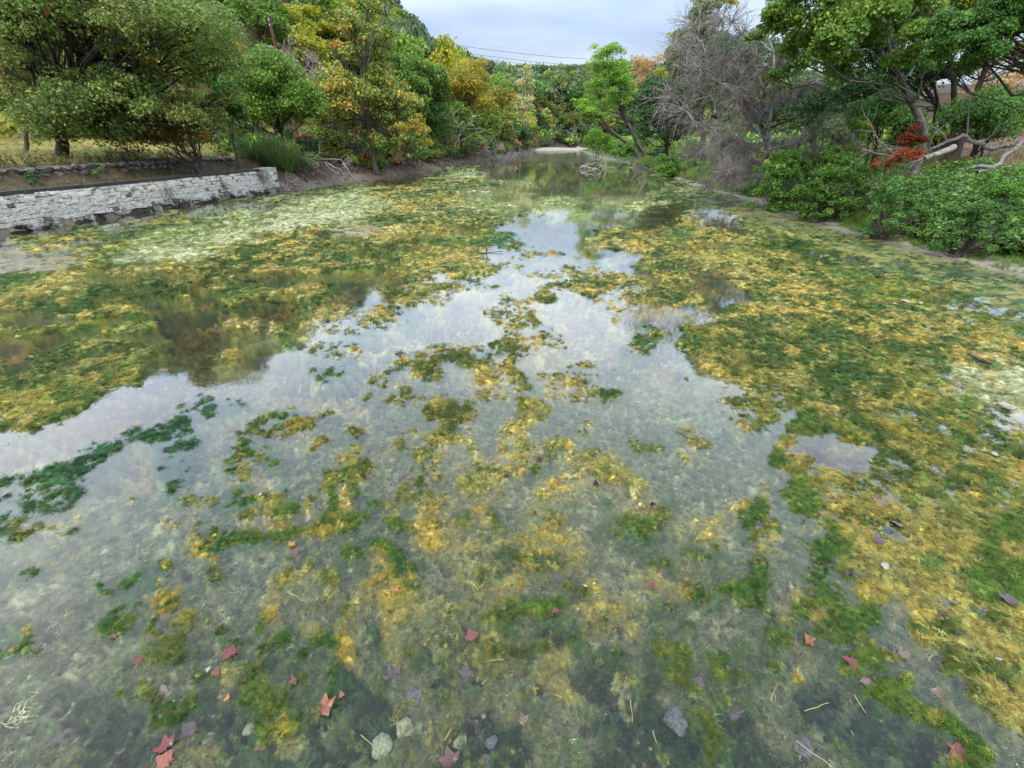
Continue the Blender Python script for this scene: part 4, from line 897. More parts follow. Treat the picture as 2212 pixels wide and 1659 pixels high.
# stones of the end face of the wall and what is left over: one part
if extra:
    bmx = __import__('bmesh').new()
    for a in extra:
        M4 = Matrix.Translation(a[:3]) @ Matrix.Rotation(a[6], 4, 'Y') @ Matrix.Diagonal((*a[3:6], 1))
        tmp = a[7].copy(); tmp.transform(M4); bmx.from_mesh(tmp); bpy.data.meshes.remove(tmp)
    me = bpy.data.meshes.new('small_stones'); bmx.to_mesh(me); bmx.free(); me.materials.append(M_STONE); tag(obj('small_stones', me, wall), kind='stuff')
x = 0
while x < Lw:
    wd = rng.uniform(1.1, 2.0); x1 = min(x+wd, Lw+.05)
    pale = x > Lw-1.9
    me = stone_mesh(rng, 'coping_slab', jit=.02, cham=.08, mat=M_COPEL if pale else M_COPE); o = obj('coping_slab', me, wall)
    o.location = ((x+x1)/2, .26, 1.47+rng.normal(0, .006)); o.scale = (x1-x-.012, .66, .15 if not pale else .20); o.rotation_euler = (0, rng.normal(0, .006), rng.normal(0, .006))
    if pale: o['label'] = 'pale cleaner coping slab'
    x = x1
print('wall stones', nst, len(extra))
# dead vines trailing over the wall
def strand_mesh(rng, starts, L, r, lv, kids=(2, 3), grav=.12, spread=.5, seglen=.12):
    seg = []
    for (p, d) in starts: twigs(rng, p, d, L*rng.uniform(.6, 1.2), r, lv, seglen, spread, kids, grav, seg, 0, .6)
    return tubes(seg, 3)
def along(u, off=-.1, z=1.5): 
    p = A+dw*u; nrm = np.array([-dw[1], dw[0]]); return np.array([p[0]+nrm[0]*off, p[1]+nrm[1]*off, z])
nout = -np.array([-dw[1], dw[0]])
rv = np.random.RandomState(8)
for u, wdt, lab in ((Lw-1.6, .55, 'brown dead vine hanging down the end of the stone wall'), (Lw*.545, .35, 'dry brown vine trailing to the water at the middle of the wall'), (Lw*.74, .3, 'thin dead creeper on the wall right of the middle vine')):
    st = [(along(u+rv.uniform(-wdt, wdt), -.12, 1.5 if 'end' in lab else rv.uniform(.7, 1.5)), (nout[0]*.3, nout[1]*.3, -1)) for _ in range(26 if 'end' in lab else 12)]
    V, Q = strand_mesh(rv, st, 1.0, .010, 2); o = obj('dead_vine', npmesh('dead_vine', V, Q, M_BARK)); tag(o, lab, 'vine')
# old mortar pilaster
# ------------------------------------------------------------------ terrace wall of rough boulders
M_BOULD = rough_mat('lichened_boulder', (.06, .055, .045), (.27, .25, .21), scale=5, bump=.8, c3=(.36, .35, .31))
def rock_mesh(rng, name, mat, flat=.7, n=18):
    import bmesh
    b = bmesh.new()
    for i in range(n):
        d = rng.normal(0, 1, 3); d /= np.linalg.norm(d); b.verts.new(d*np.array([.5, .5, .5*flat])*rng.uniform(.85, 1.05))
    bmesh.ops.convex_hull(b, input=b.verts); me = bpy.data.meshes.new(name); b.to_mesh(me); b.free(); me.materials.append(mat); return me
RM = [rock_mesh(rng, 'boulder', M_BOULD) for _ in range(8)]
A2w = A+np.array([-dw[1], dw[0]])*2.85; tw = empty('terrace_wall', (A2w[0], A2w[1], 1.42), ang); tag(tw, 'low rough boulder wall behind the leaf strewn terrace', 'wall')
obj('earth_core', box_mesh('earth_core', 0, Lw, .12, .5, 0, .80, M_MORT), tw)
for row in range(3):
    x = rng.uniform(-.3, 0)
    while x < Lw+.5:
        wd = rng.uniform(.28, .62); o = obj('boulder', RM[rng.randint(8)], tw); o.location = (x+wd/2, rng.normal(.08, .03), .16+row*.27+rng.normal(0, .02)); o.scale = (wd*1.1, .5, rng.uniform(.36, .48)); o.rotation_euler = (rng.normal(0, .2), rng.normal(0, .15), rng.normal(0, .3)); x += wd

# ================================================================== UTILITY POLE AND WIRES
M_POLE = rough_mat('creosoted_pole', (.07, .03, .02), (.20, .10, .065), scale=3, stretch=(4, 4, .4), bump=.4)
M_METAL = rough_mat('galvanised', (.45, .46, .48), (.62, .63, .66), scale=10, rough=.45, bump=.1)
M_WIRE = rough_mat('dark_wire', (.05, .05, .055), (.09, .09, .10), scale=5)
PY_ = 50; pt = aty(580, 36, PY_); pb = tz(pt[0]+.2, PY_)
pole = empty('utility_pole', (pt[0], PY_, pb)); tag(pole, 'reddish wooden utility pole on the left hillside with a small lamp arm', 'utility pole')
Hh = pt[2]-pb
V, Q = tubes(poly2seg([np.array([.28, 0, -.3]), np.array([.14, 0, Hh*.5]), np.array([0, 0, Hh])], .20, .14), 10); obj('post', npmesh('post', V, Q, M_POLE, smooth=True), pole)
a = aty(583, 100, PY_)[2]-pb
V, Q = tubes(poly2seg([np.array([.05, 0, a-.6]), np.array([-.15, -.05, a-.05]), np.array([-.45, -.1, a+.02]), np.array([-.62, -.1, a-.05])], .035, .03), 6); obj('lamp_arm', npmesh('lamp_arm', V, Q, M_METAL), pole)
V, Q = tubes([(-.62, -.1, a+.02, .09, -.62, -.1, a-.14, .16), (-.62, -.1, a-.14, .16, -.62, -.1, a-.28, .12)], 10); obj('lamp_head', npmesh('lamp_head', V, Q, M_METAL), pole)
for k, zz in enumerate((.25, .6)):
    V, Q = tubes([(.02, -.15, Hh-zz-.08, .05, .02, -.15, Hh-zz+.06, .05), (.0, 0, Hh-zz, .03, .02, -.17, Hh-zz, .03)], 8); obj('insulator', npmesh('insulator', V, Q, M_METAL), pole)
def wire(p0, p1, sag, r, label, group=None):
    P = []
    for i in range(25):
        t = i/24; q = np.array(p0)*(1-t)+np.array(p1)*t; q[2] -= sag*4*t*(1-t); P.append(q)
    V, Q = tubes(poly2seg(P, r, r), 4); o = obj('power_line', npmesh('power_line', V, Q, M_WIRE)); tag(o, label, 'power line', group)
for (y0, y1, lab) in ((94, 113, 'highest of the three thin power lines crossing the sky'), (108, 129, 'middle one of the three power lines crossing the sky'), (114, 139, 'lowest of the three power lines crossing the sky')):
    p0 = aty(930, y0-6, 150); p1 = aty(1560, y1+12, 175); wire(p0, p1, 2.2, .04, lab, 'power lines crossing the valley')
q0 = np.array([pt[0]+.02, PY_-.17, pb+Hh-.25]); 
wire(q0, aty(200, 60, 48), .6, .014, 'thin wire running left from the top of the utility pole')
wire(q0-np.array([0, 0, .35]), aty(1000, 118, 75), .8, .014, 'thin wire running right from the utility pole over the sycamore')
wire(q0-np.array([0, 0, .1]), aty(530, 190, 46), .0, .014, 'slanting guy wire left of the utility pole')

# ================================================================== DRIFTWOOD
def drift(name, label, base_px, specs, seed, mat=M_DRIFT, cat='driftwood', n=4, z0=None):
    """specs: (u0,v0, u1,v1, r, levels, len) in photo survey px at the forward distance of base"""
    rng = np.random.RandomState(seed); b = atz(base_px[0], base_px[1], 0.02); Y = b[1]; O = b; root = empty(name, O); big = []; small = []
    for (x0, y0, x1, y1, r, lv, tl) in specs:
        Yo = Y+rng.uniform(-.6, .6)*tl; a = aty(x0, y0, Y+rng.uniform(-.2, .2))-O; c = aty(x1, y1, Yo)-O
        P = curve_pts(rng, a, c, 6, wob=.22); big.append(poly2seg(P, r, r*.4))
        for i in range(2, 7):
            if lv >= 0:
                for q in range(2):
                    d = P[i]-P[i-1]; d /= np.linalg.norm(d); s = rng.normal(0, 1, 3)
                    twigs(rng, P[i], d*.6+s*.5, tl*rng.uniform(.5, 1), r*.45, lv, .2, .5, (2, 3), 0, small, 0, .6)
    for g_ in big: V, Q = tubes(g_, 6); obj('limb', npmesh(name+'_limb', V, Q, mat, smooth=True), root)
    if small: V, Q = tubes(small, n); tag(obj('twigs', npmesh(name+'_twigs', V, Q, mat), root), kind='stuff')
    return tag(root, label, cat)
drift('dead_branch_heap', 'tangled grey dead boughs drooping into the water at the end of the stone wall', (700, 400),
  [(690, 352, 640, 395, .05, 2, 1.2), (690, 350, 670, 402, .05, 2, 1.2), (695, 350, 700, 402, .05, 2, 1.2), (700, 350, 735, 400, .05, 2, 1.2), (705, 350, 762, 392, .05, 2, 1.3), (690, 345, 750, 352, .05, 2, 1.2), (670, 345, 640, 360, .045, 2, 1.1), (740, 352, 765, 395, .045, 1, .9), (680, 360, 700, 385, .04, 2, 1.1), (650, 340, 690, 330, .04, 2, 1.2)], 1, mat=M_DEAD, n=3)
drift('pale_root', 'pale forked driftwood root at the foot of the wall end', (625, 413), [(625, 413, 612, 398, .045, 0, .5), (625, 413, 636, 390, .05, 0, .5), (625, 413, 618, 380, .03, 0, .5), (625, 412, 645, 408, .03, -1, .3)], 2)
drift('bank_snag', 'smooth dead limb jutting over the dark left bank', (880, 372), [(835, 350, 905, 352, .06, 0, .9), (890, 352, 918, 366, .04, 0, .7), (870, 352, 892, 372, .03, 0, .6)], 3, mat=M_DRIFT)
drift('driftwood_pile', 'large pile of bleached driftwood and roots on the left shore', (1040, 347),
  [(1000, 328, 1060, 346, .11, 0, 1.8), (1005, 332, 1090, 342, .10, 0, 1.8), (998, 324, 1050, 322, .10, 0, 1.8), (1020, 345, 1075, 318, .09, 0, 1.8), (1040, 345, 1100, 335, .08, 0, 1.6), (1030, 340, 1060, 305, .07, 0, 1.8), (1050, 345, 1110, 330, .07, 1, 1.5), (1010, 345, 1040, 335, .08, 0, 1.2), (1060, 340, 1085, 312, .06, 1, 1.6), (1070, 345, 1120, 332, .05, 1, 1.4)], 4)
drift('floating_snag', 'grey snag of tangled limbs standing in the middle of the pool', (1280, 365),
  [(1252, 363, 1300, 358, .09, -1, .8), (1255, 358, 1298, 352, .08, -1, .8), (1260, 366, 1305, 364, .10, -1, .8), (1300, 364, 1292, 338, .07, -1, .8), (1305, 362, 1310, 345, .05, -1, .6), (1310, 368, 1302, 326, .06, -1, .6), (1255, 362, 1275, 352, .06, -1, .6), (1295, 345, 1250, 316, .035, -1, .6), (1300, 364, 1330, 366, .05, -1, .6)], 5)
drift('shore_root', 'bleached forked root lying on the right shore', (1385, 362), [(1370, 360, 1345, 352, .06, 0, .7), (1375, 362, 1372, 345, .05, 0, .7), (1378, 360, 1392, 340, .06, 0, .8), (1385, 358, 1410, 352, .05, 0, .8), (1368, 358, 1380, 346, .05, -1, .6)], 6)
drift('exposed_roots', 'mass of exposed pale roots under the dead cedar at the water', (1585, 415),
  [(1510+12*i, 395+rng.uniform(-6, 8), 1528+11.5*i+rng.uniform(-14, 14), 410+rng.uniform(-8, 12), .028, 0, .45) for i in range(11)]+[(1520+14*i, 412, 1540+13*i, 392, .025, 0, .4) for i in range(8)], 7, mat=M_DEAD)
rng = np.random.RandomState(31)
# fallen limbs on the right slope
M_LOG = rough_mat('weathered_log', (.10, .085, .07), (.38, .34, .29), scale=7, stretch=(2, 2, 2), bump=.9, dist=.03, c3=(.50, .47, .42))
def fallen(name, label, pts, r0, r1, sub, seed, mat=None, z=None):
    mat = mat or M_LOG
    rng = np.random.RandomState(seed); P = []
    for (u, v, Y) in pts: P.append(aty(u, v, Y))
    O = P[0].copy(); O[2] = tz(O[0], O[1]); root = empty(name, O); path = []
    for i in range(len(P)-1): path += curve_pts(rng, P[i]-O, P[i+1]-O, 5, wob=.12)[:-1]
    path.append(P[-1]-O); big = poly2seg(path, r0, r1); small = []
    for (i, du, L, lv) in sub:
        k = min(len(path)-1, int(i*len(path))); twigs(rng, path[k], du, L, r1*.8+.012, lv, .3, .5, (2, 3), .02, small, 0, .65)
    V, Q = tubes(big, 8); obj('log', npmesh('log', V, Q, mat, smooth=True), root)
    if small: V, Q = tubes(small, 4); obj('branches', npmesh('log_branches', V, Q, mat), root)
    return tag(root, label, 'fallen log')
fallen('fallen_tree', 'long pale fallen tree lying across the right slope', [(2225, 300, 18.5), (2130, 318, 19), (2080, 292, 19.3), (1990, 330, 19), (1925, 350, 18.5)], .095, .03,
  [(.45, (-.3, .1, .9), 1.6, 2), (.6, (-.6, 0, .5), 1.5, 2), (.7, (-.2, -.4, .6), 1.3, 2), (.3, (.1, -.5, .8), .9, 1), (.9, (-1, 0, .2), 1.5, 2), (.8, (-.8, -.3, -.1), 1.4, 2), (.95, (-.9, .3, .5), 1.7, 2)], 1)
fallen('fallen_limb', 'thick bleached limb slanting up at the right edge of the bank', [(2110, 372, 17.5), (2180, 330, 17.8), (2235, 290, 18)], .06, .085, [(.2, (-.8, 0, .2), 1.0, 1)], 2)
fallen('cut_log', 'short dead log with a sawn round end among dry grass', [(2060, 318, 18.6), (2000, 342, 18.2)], .12, .08, [(.6, (-.7, 0, -.2), .9, 1)], 3, mat=M_DEAD)
for k, (px, py, lab) in enumerate(((1780, 440, 'crooked bleached stick upright on the mossy shore'), (1862, 445, 'short pale stick lying on the green shore'), (1985, 505, 'curved white stick at the edge of the mud strip'), (1935, 470, 'thin straight stick leaning in the shore grass'))):
    b = atz(px, py, .25); rk = np.random.RandomState(90+k); seg = twigs(rk, (0, 0, 0), (rk.uniform(-1, 1), .1, .9 if k == 0 else .15), .9 if k == 0 else .5, .018, 1 if k == 0 else 0, .15, .5, (2, 2))
    V, Q = tubes(seg, 5); o = obj('stick', npmesh('stick', V, Q, M_DRIFT)); o.location = (b[0], b[1], tz(b[0], b[1])+.02); tag(o, lab, 'stick')

# red dead leaves hanging in the fallen crown
def leaf_mass(name, label, cat, Y, ells, pal, nleaf, size, seed, aspect=.6, zmin=-1.1):
    ells = list(ells)+[(e[0], e[1]+e[3]*.7, e[2]*.9, e[3]*.7, max(3, e[4]//2)) for e in ells] if 'shrub' in name else ells
    rng = np.random.RandomState(seed); c0 = aty(ells[0][0], ells[0][1], Y); g0 = tz(c0[0], Y); root = empty(name, (c0[0], Y, g0)); O = np.array([c0[0], Y, g0]); lobes = []
    for (ex, ey, rx, ry, n) in ells:
        s = scale_at(ex, ey, Y); lobes += lobes_in(rng, aty(ex, ey, Y)-O, (rx*s, rx*s*.8, ry*s), n, lr=(.3, .5), zmin=zmin)
    if 'bank_shrub' in name or 'leafy_bank' in name: lobes = [(l[0], l[1], l[2]-.1, l[3]*rng.uniform(.4, .85), l[4]*rng.uniform(.5, .9)) for l in lobes]
    if 'shrub' in name:
        for l in list(lobes):
            xx, yy = l[0]+rng.normal(0, .35), l[1]-abs(rng.normal(.2, .35)); gz = tz(xx+O[0], yy+O[1])-O[2]; lobes.append((xx, yy, gz+.18+rng.rand()*max(.05, (l[2]-gz)*.6), l[3]*.95, l[4]*.9))
        nleaf = int(nleaf*1.7)
    seg = []
    for l in lobes: seg += poly2seg(curve_pts(rng, (rng.normal(0, .1), rng.normal(0, .1), 0), l[:3], 4, wob=.15), .02, .006)
    V, Q = tubes(seg, 4); obj('stems', npmesh(name+'_stems', V, Q, M_BARK), root)
    V, Q, Cc = crown(rng, lobes, nleaf, size, pal[0], pal[1], aspect=aspect, fill=.6, lobe_col=.3); obj('foliage', npmesh(name+'_foliage', V, Q, M_LEAF, Cc), root)
    return tag(root, label, cat)
RED = ([(.34, .07, .02), (.42, .12, .03), (.22, .06, .03)], [3, 2, 2]); G1 = ([(.12, .27, .035), (.18, .35, .05), (.08, .18, .03), (.26, .38, .07)], [4, 3, 2, 1]); G2 = ([(.08, .19, .04), (.13, .26, .055), (.19, .32, .09)], [3, 3, 1])
leaf_mass('withered_bough', 'rust red withered leaves on a bough in the fallen crown', 'branch', 19.6, [(1960, 300, 40, 22, 7), (2030, 298, 18, 14, 3), (1885, 285, 14, 12, 2)], RED, 2200, .11, 1, aspect=.4)
leaf_mass('withered_brush', 'low rust brown brush lying in front of the fallen tree', 'brush', 18.2, [(1945, 338, 45, 16, 7), (1905, 352, 30, 12, 3)], RED, 2200, .10, 2, aspect=.3)
leaf_mass('leafy_bank_shrub', 'leafy green shrub beside the exposed cedar roots', 'shrub', 25, [(1700, 355, 55, 30, 16), (1760, 345, 40, 24, 8), (1690, 385, 40, 20, 6)], G1, 8000, .13, 3, aspect=.5)
leaf_mass('middle_bank_shrub', 'broad bright green shrub in the middle of the right bank', 'shrub', 21.5, [(1830, 365, 60, 24, 14), (1760, 390, 55, 24, 10)], G1, 8500, .12, 4, aspect=.45)
leaf_mass('upper_bank_shrub', 'green shrub with paler shoots below the pale willowy shrub', 'shrub', 23, [(1800, 335, 50, 20, 10)], G1, 4500, .12, 5, aspect=.4)
leaf_mass('bluish_bank_shrub', 'bluish green shrub low on the right bank', 'shrub', 17.5, [(1930, 410, 60, 24, 12), (1985, 430, 50, 24, 8)], G2, 8000, .10, 6, aspect=.4)
leaf_mass('corner_bank_shrub', 'dark leafy shrub near the right edge above the mud', 'shrub', 14.6, [(2110, 460, 60, 34, 14), (2180, 440, 40, 34, 8)], G2, 9000, .09, 7, aspect=.4)
leaf_mass('edge_bank_shrub', 'tall grassy green shrub at the right edge of the view', 'shrub', 16.5, [(2175, 395, 55, 34, 12)], G1, 6000, .10, 8, aspect=.3)
leaf_mass('terrace_weed', 'small bright green weed growing on the terrace', 'weed plant', 23.5, [(208, 372, 14, 13, 5)], G1, 900, .07, 9)
leaf_mass('terrace_bramble', 'dull green weed left of the bright one on the terrace', 'weed plant', 22, [(58, 382, 20, 15, 5)], G2, 900, .07, 10)
leaf_mass('cypress_foot_shrub', 'round green shrub at the waterline right of the cypress', 'shrub', 48, [(1455, 350, 32, 24, 10), (1490, 355, 26, 18, 5)], G1, 4500, .2, 11)
leaf_mass('cypress_foot_bush', 'pale green waterside bush between the cypress and the lime shrub', 'shrub', 62, [(1345, 326, 26, 16, 8)], G1, 3000, .22, 12)

# ================================================================== RIGHT BANK AND LAWN COVER
rg = np.random.RandomState(12)
P_GRASS = [blades(rg, 14, 1.0, .035, .35, .8, 'grass_tuft', segs=3) for _ in range(3)]
P_REED = [blades(rg, 12, 1.0, .03, .10, .5, 'reed_tuft', segs=3, up0=1.0) for _ in range(2)]
def forb(seed):
    r = np.random.RandomState(seed); P = []; NN = []
    for k in range(4):
        az = r.uniform(0, 6.28); lean = np.array([math.cos(az), math.sin(az), 0])*.3
        for j in range(7):
            t = .2+.8*j/6; a = r.uniform(0, 6.28); P.append(lean*t+np.array([math.cos(a)*.10, math.sin(a)*.10, t])); NN.append(np.array([math.cos(a)*.35, math.sin(a)*.35, .9]))
    V, Q, c = leaves_at(r, np.array(P), np.array(NN)+r.normal(0, .25, (len(P), 3)), .28, [(1, 1, 1)], [1], aspect=.45); return npmesh('forb', V, Q, M_LEAF_I)
P_FORB = [forb(s) for s in range(4)]
V, Q, c = leaves_at(np.random.RandomState(1), np.array([[0, 0, 0.0]]), np.array([[.1, .1, 1.0]]), 1.0, [(1, 1, 1)], [1], aspect=.8)
P_LITTER = [npmesh('litter_leaf', V, Q, M_LEAF_I)]
def cover(name, n, area, protos, size, pal, label, seed, cond, tint=.2, sink=.02, tilt=.15):
    r = np.random.RandomState(seed); x = r.uniform(area[0], area[1], n); y = r.uniform(area[2], area[3], n); k = cond(x, y, r); x, y = x[k], y[k]; n = len(x)
    z = terrain(x, y)-sink; c = np.array(pal)[r.randint(0, len(pal), n)]*np.exp(r.normal(0, tint, (n, 1)))
    scatter(name, np.stack([x, y, z], 1), protos, r.uniform(size[0], size[1], n), np.stack([r.normal(0, tilt, n), r.normal(0, tilt, n), r.uniform(0, 6.28, n)], 1), c, label)
DR = lambda x, y: x-xR(y)
DL = lambda x, y: xL(y)-x
cover('bank_forbs', 60000, (13, 34, 2, 44), P_FORB, (.28, .75), [(.13, .27, .04), (.09, .20, .035), (.18, .34, .055), (.12, .24, .08), (.24, .34, .06)], 'leafy green herbs crowding the right bank', 1, lambda x, y, r: (DR(x, y) > .85+.6*fbm(N1, x, y, 2, 3)) & (DR(x, y) < 7.5+2.5*fbm(N2, x, y, 3, 3)))
cover('bank_grass', 60000, (13, 34, 2, 70), P_GRASS, (.35, .8), [(.19, .36, .05), (.27, .40, .07), (.14, .27, .035), (.38, .38, .13)], 'long bright grass on the right bank', 2, lambda x, y, r: (DR(x, y) > .35+.5*fbm(N1, x, y, 1.2, 3)) & (DR(x, y) < 9+2.5*fbm(N3, x, y, 3, 3)) & (fbm(N4, x, y, 2.2, 3) > np.where(y > 30, -.6, -.05)))
cover('shore_moss', 50000, (12, 19, 2, 45), P_GRASS, (.06, .26), [(.16, .32, .03), (.12, .24, .03), (.24, .30, .06)], 'short bright green growth along the muddy right shore', 3, lambda x, y, r: (DR(x, y) > -.10+.45*fbm(N1, x, y, .8, 3)) & (DR(x, y) < 2.6) & (fbm(N2, x, y, 1.2, 3) > -.45))
cover('dry_grass', 5200, (17, 40, 8, 40), P_GRASS, (.35, .8), [(.40, .31, .17), (.30, .24, .12), (.24, .27, .10)], 'dry straw coloured grass high on the right bank', 4, lambda x, y, r: (DR(x, y) > 7) & (DR(x, y) < 13) & (fbm(N4, x, y, 2, 3) > -.2))
cover('leaf_litter', 26000, (15, 50, 5, 60), P_LITTER, (.07, .15), [(.26, .13, .06), (.36, .22, .12), (.16, .09, .05), (.42, .32, .2)], 'brown leaf litter under the right bank trees', 5, lambda x, y, r: DR(x, y) > 7, sink=-.02, tilt=.5)
cover('terrace_litter', 26000, (-34, -16, 8, 36), P_LITTER, (.06, .13), [(.26, .10, .045), (.19, .085, .045), (.34, .19, .09), (.11, .075, .05), (.08, .06, .04)], 'rust coloured fallen leaves on the wall terrace', 6, lambda x, y, r: (DL(x, y) > .25) & (DL(x, y) < 3.0) & (y < WALL_B[1]), sink=-.02, tilt=.5)
cover('meadow_grass', 30000, (-75, -14, 18, 75), P_GRASS, (.15, .38), [(.46, .38, .12), (.38, .34, .10), (.24, .27, .06), (.52, .42, .18)], 'dry yellow meadow grass behind the terrace', 7, lambda x, y, r: (DL(x, y) > 3.3) & (DL(x, y) < 42))
cover('terrace_growth', 5000, (-40, -14, 14, 50), P_FORB, (.25, .55), [(.16, .15, .05), (.10, .14, .035), (.22, .17, .08), (.09, .08, .04)], 'rough brown and green growth at the meadow edge', 8, lambda x, y, r: (DL(x, y) > 2.9) & (DL(x, y) < 6.5) & (fbm(N1, x, y, 2, 3) > -.1))
cover('left_bank_litter', 14000, (-24, 6, 35, 110), P_LITTER, (.12, .26), [(.20, .10, .05), (.12, .075, .04), (.28, .17, .09), (.07, .05, .03)], 'dark leaf litter on the left bank below the trees', 9, lambda x, y, r: (DL(x, y) > -.1) & (DL(x, y) < 4), sink=-.03, tilt=.6)
def twig_proto(seed):
    r = np.random.RandomState(seed); sg = []
    for k in range(5): a = r.uniform(0, 6.28); twigs(r, (r.normal(0, .3), r.normal(0, .3), 0), (math.cos(a), math.sin(a), .7), 1.1, .035, 1, .25, .5, (2, 3), .05, sg, 0, .6)
    V, Q = tubes(sg, 3); return npmesh('twig_clump', V, Q, M_LEAF_I)
P_TWIG = [twig_proto(s_) for s_ in range(4)]
cover('bank_root_tangle', 900, (-24, 6, 35.5, 95), P_TWIG, (.5, 1.2), [(.26, .21, .18), (.17, .13, .11), (.38, .33, .29)], 'tangled grey roots and dead twigs along the left waterline', 10, lambda x, y, r: (DL(x, y) > -.2) & (DL(x, y) < 2.6), tilt=.5)
cover('right_root_tangle', 260, (13, 30, 25, 60), P_TWIG, (.35, .9), [(.30, .25, .21), (.19, .15, .13)], 'dead twigs and roots along the right waterline', 11, lambda x, y, r: (DR(x, y) > 0) & (DR(x, y) < 2), tilt=.5)
cover('terrace_grass', 9000, (-36, -14, 8, 36), P_GRASS, (.10, .30), [(.24, .20, .09), (.16, .17, .05), (.30, .25, .12), (.10, .13, .04)], 'thin dry grass growing on the wall terrace', 13, lambda x, y, r: (DL(x, y) > .5) & (DL(x, y) < 2.9) & (y < WALL_B[1]) & (fbm(N3, x, y, 1.2, 3) > -.1))
# reeds at the wall end: two clumps
for k, (px, py, Y, n, hgt, lab) in enumerate(((575, 350, 36, 120, 2.3, 'tall green reeds growing at the end of the stone wall'), (612, 380, 36.2, 90, 2.6, 'darker reeds bending over the wall corner'))):
    r = np.random.RandomState(40+k); c0 = aty(px, py, Y); Vs, Qs, Cs = [], [], []; base = 0
    for i in range(n):
        me = P_REED[i % 2]; 
        co = np.empty(len(me.vertices)*3, np.float32); me.vertices.foreach_get('co', co); co = co.reshape(-1, 3)*np.array([1.2, 1.2, 1])*hgt*r.uniform(.6, 1)
        az = r.uniform(0, 6.28); co = co@np.array([[math.cos(az), math.sin(az), 0], [-math.sin(az), math.cos(az), 0], [0, 0, 1]]); dx_, dy_ = r.normal(0, .55), r.normal(0, .3)
        co = co+np.array([dx_, dy_, 0]); qs = np.array([list(p.vertices) for p in me.polygons])+base; base += len(co); Vs.append(co); Qs.append(qs)
        cc = np.array([(.06, .14, .03), (.10, .18, .04), (.18, .20, .07), (.13, .10, .06)][r.choice(4, p=[.4, .35, .15, .1])]); Cs.append(np.repeat(cc[None], len(co), 0))
    zb = tz(c0[0], Y)
    o = obj('reed_clump', npmesh('reed_clump', np.concatenate(Vs), np.concatenate(Qs), M_LEAF, np.concatenate(Cs))); o.location = (c0[0], Y, zb); tag(o, lab, 'reeds')
# gravel bar
rb = np.random.RandomState(3)
c0 = atz(1205, 322, 0); gx = np.linspace(-26, 24, 60); gy = np.linspace(-30, 34, 50); GX, GY = np.meshgrid(gx, gy)
GZ = .55*np.exp(-((GX+2)/13)**2-((GY)/13)**2)-.12+fbm(N2, GX, GY, 5, 4)*.12
gi = (np.arange(49)[:, None]*60+np.arange(59)[None]).ravel()
o = obj('gravel_bar', npmesh('gravel_bar', np.stack([GX+c0[0], GY+c0[1], GZ], -1).reshape(-1, 3), np.stack([gi, gi+1, gi+61, gi+60], 1), rough_mat('pale_gravel', (.24, .20, .15), (.46, .41, .33), scale=1.5, bump=.8, dist=.1), smooth=True)); tag(o, 'pale gravel bar across the creek at the bend', kind='structure')
M_PALE = rough_mat('pale_rock', (.42, .38, .32), (.68, .63, .56), scale=4)
for k, (px, py, s_, lab) in enumerate(((1150, 314, 1.6, 'pale rock at the left end of the gravel bar'), (1168, 313, 1.9, 'largest white rock on the gravel bar'), (1205, 316, 1.3, 'low white rock at the middle of the gravel bar'), (1250, 318, 1.2, 'flat pale rock at the right end of the gravel bar'))):
    p = atz(px, py, .35); o = obj('rock', rock_mesh(rb, 'rock', M_PALE, .6)); o.location = (p[0], min(p[1], 165), .30); o.scale = (s_*1.5, s_, s_*.8); tag(o, lab, 'rock')
# shore stones along the right and left margins
for k in range(26):
    left = k % 2; v = rb.uniform(0, 1)
    y = 30+v*40 if not left else 40+v*40; x = (xR(y)+rb.uniform(-.5, .7)) if not left else (xL(y)-rb.uniform(-.4, .9)); s_ = rb.uniform(.2, .5)
    o = obj('shore_stone', rock_mesh(rb, 'shore_stone', M_PALE if rb.rand() < .4 else M_BOULD, .55)); o.location = (x, y, max(tz(x, y), .0)+.04); o.scale = (s_*1.3, s_, s_*.8)
    tag(o, 'small stone at the foot of the left bank trees' if left else 'small stone on the muddy right shore upstream', 'stone', 'stones along the left shore' if left else 'stones along the right shore')

label_order([o for o in COL.objects if o.get('group') == 'stones along the left shore'], 'small stone under the left bank trees', 'upstream')
label_order([o for o in COL.objects if o.get('group') == 'stones along the right shore'], 'small stone on the muddy right shore', 'upstream')
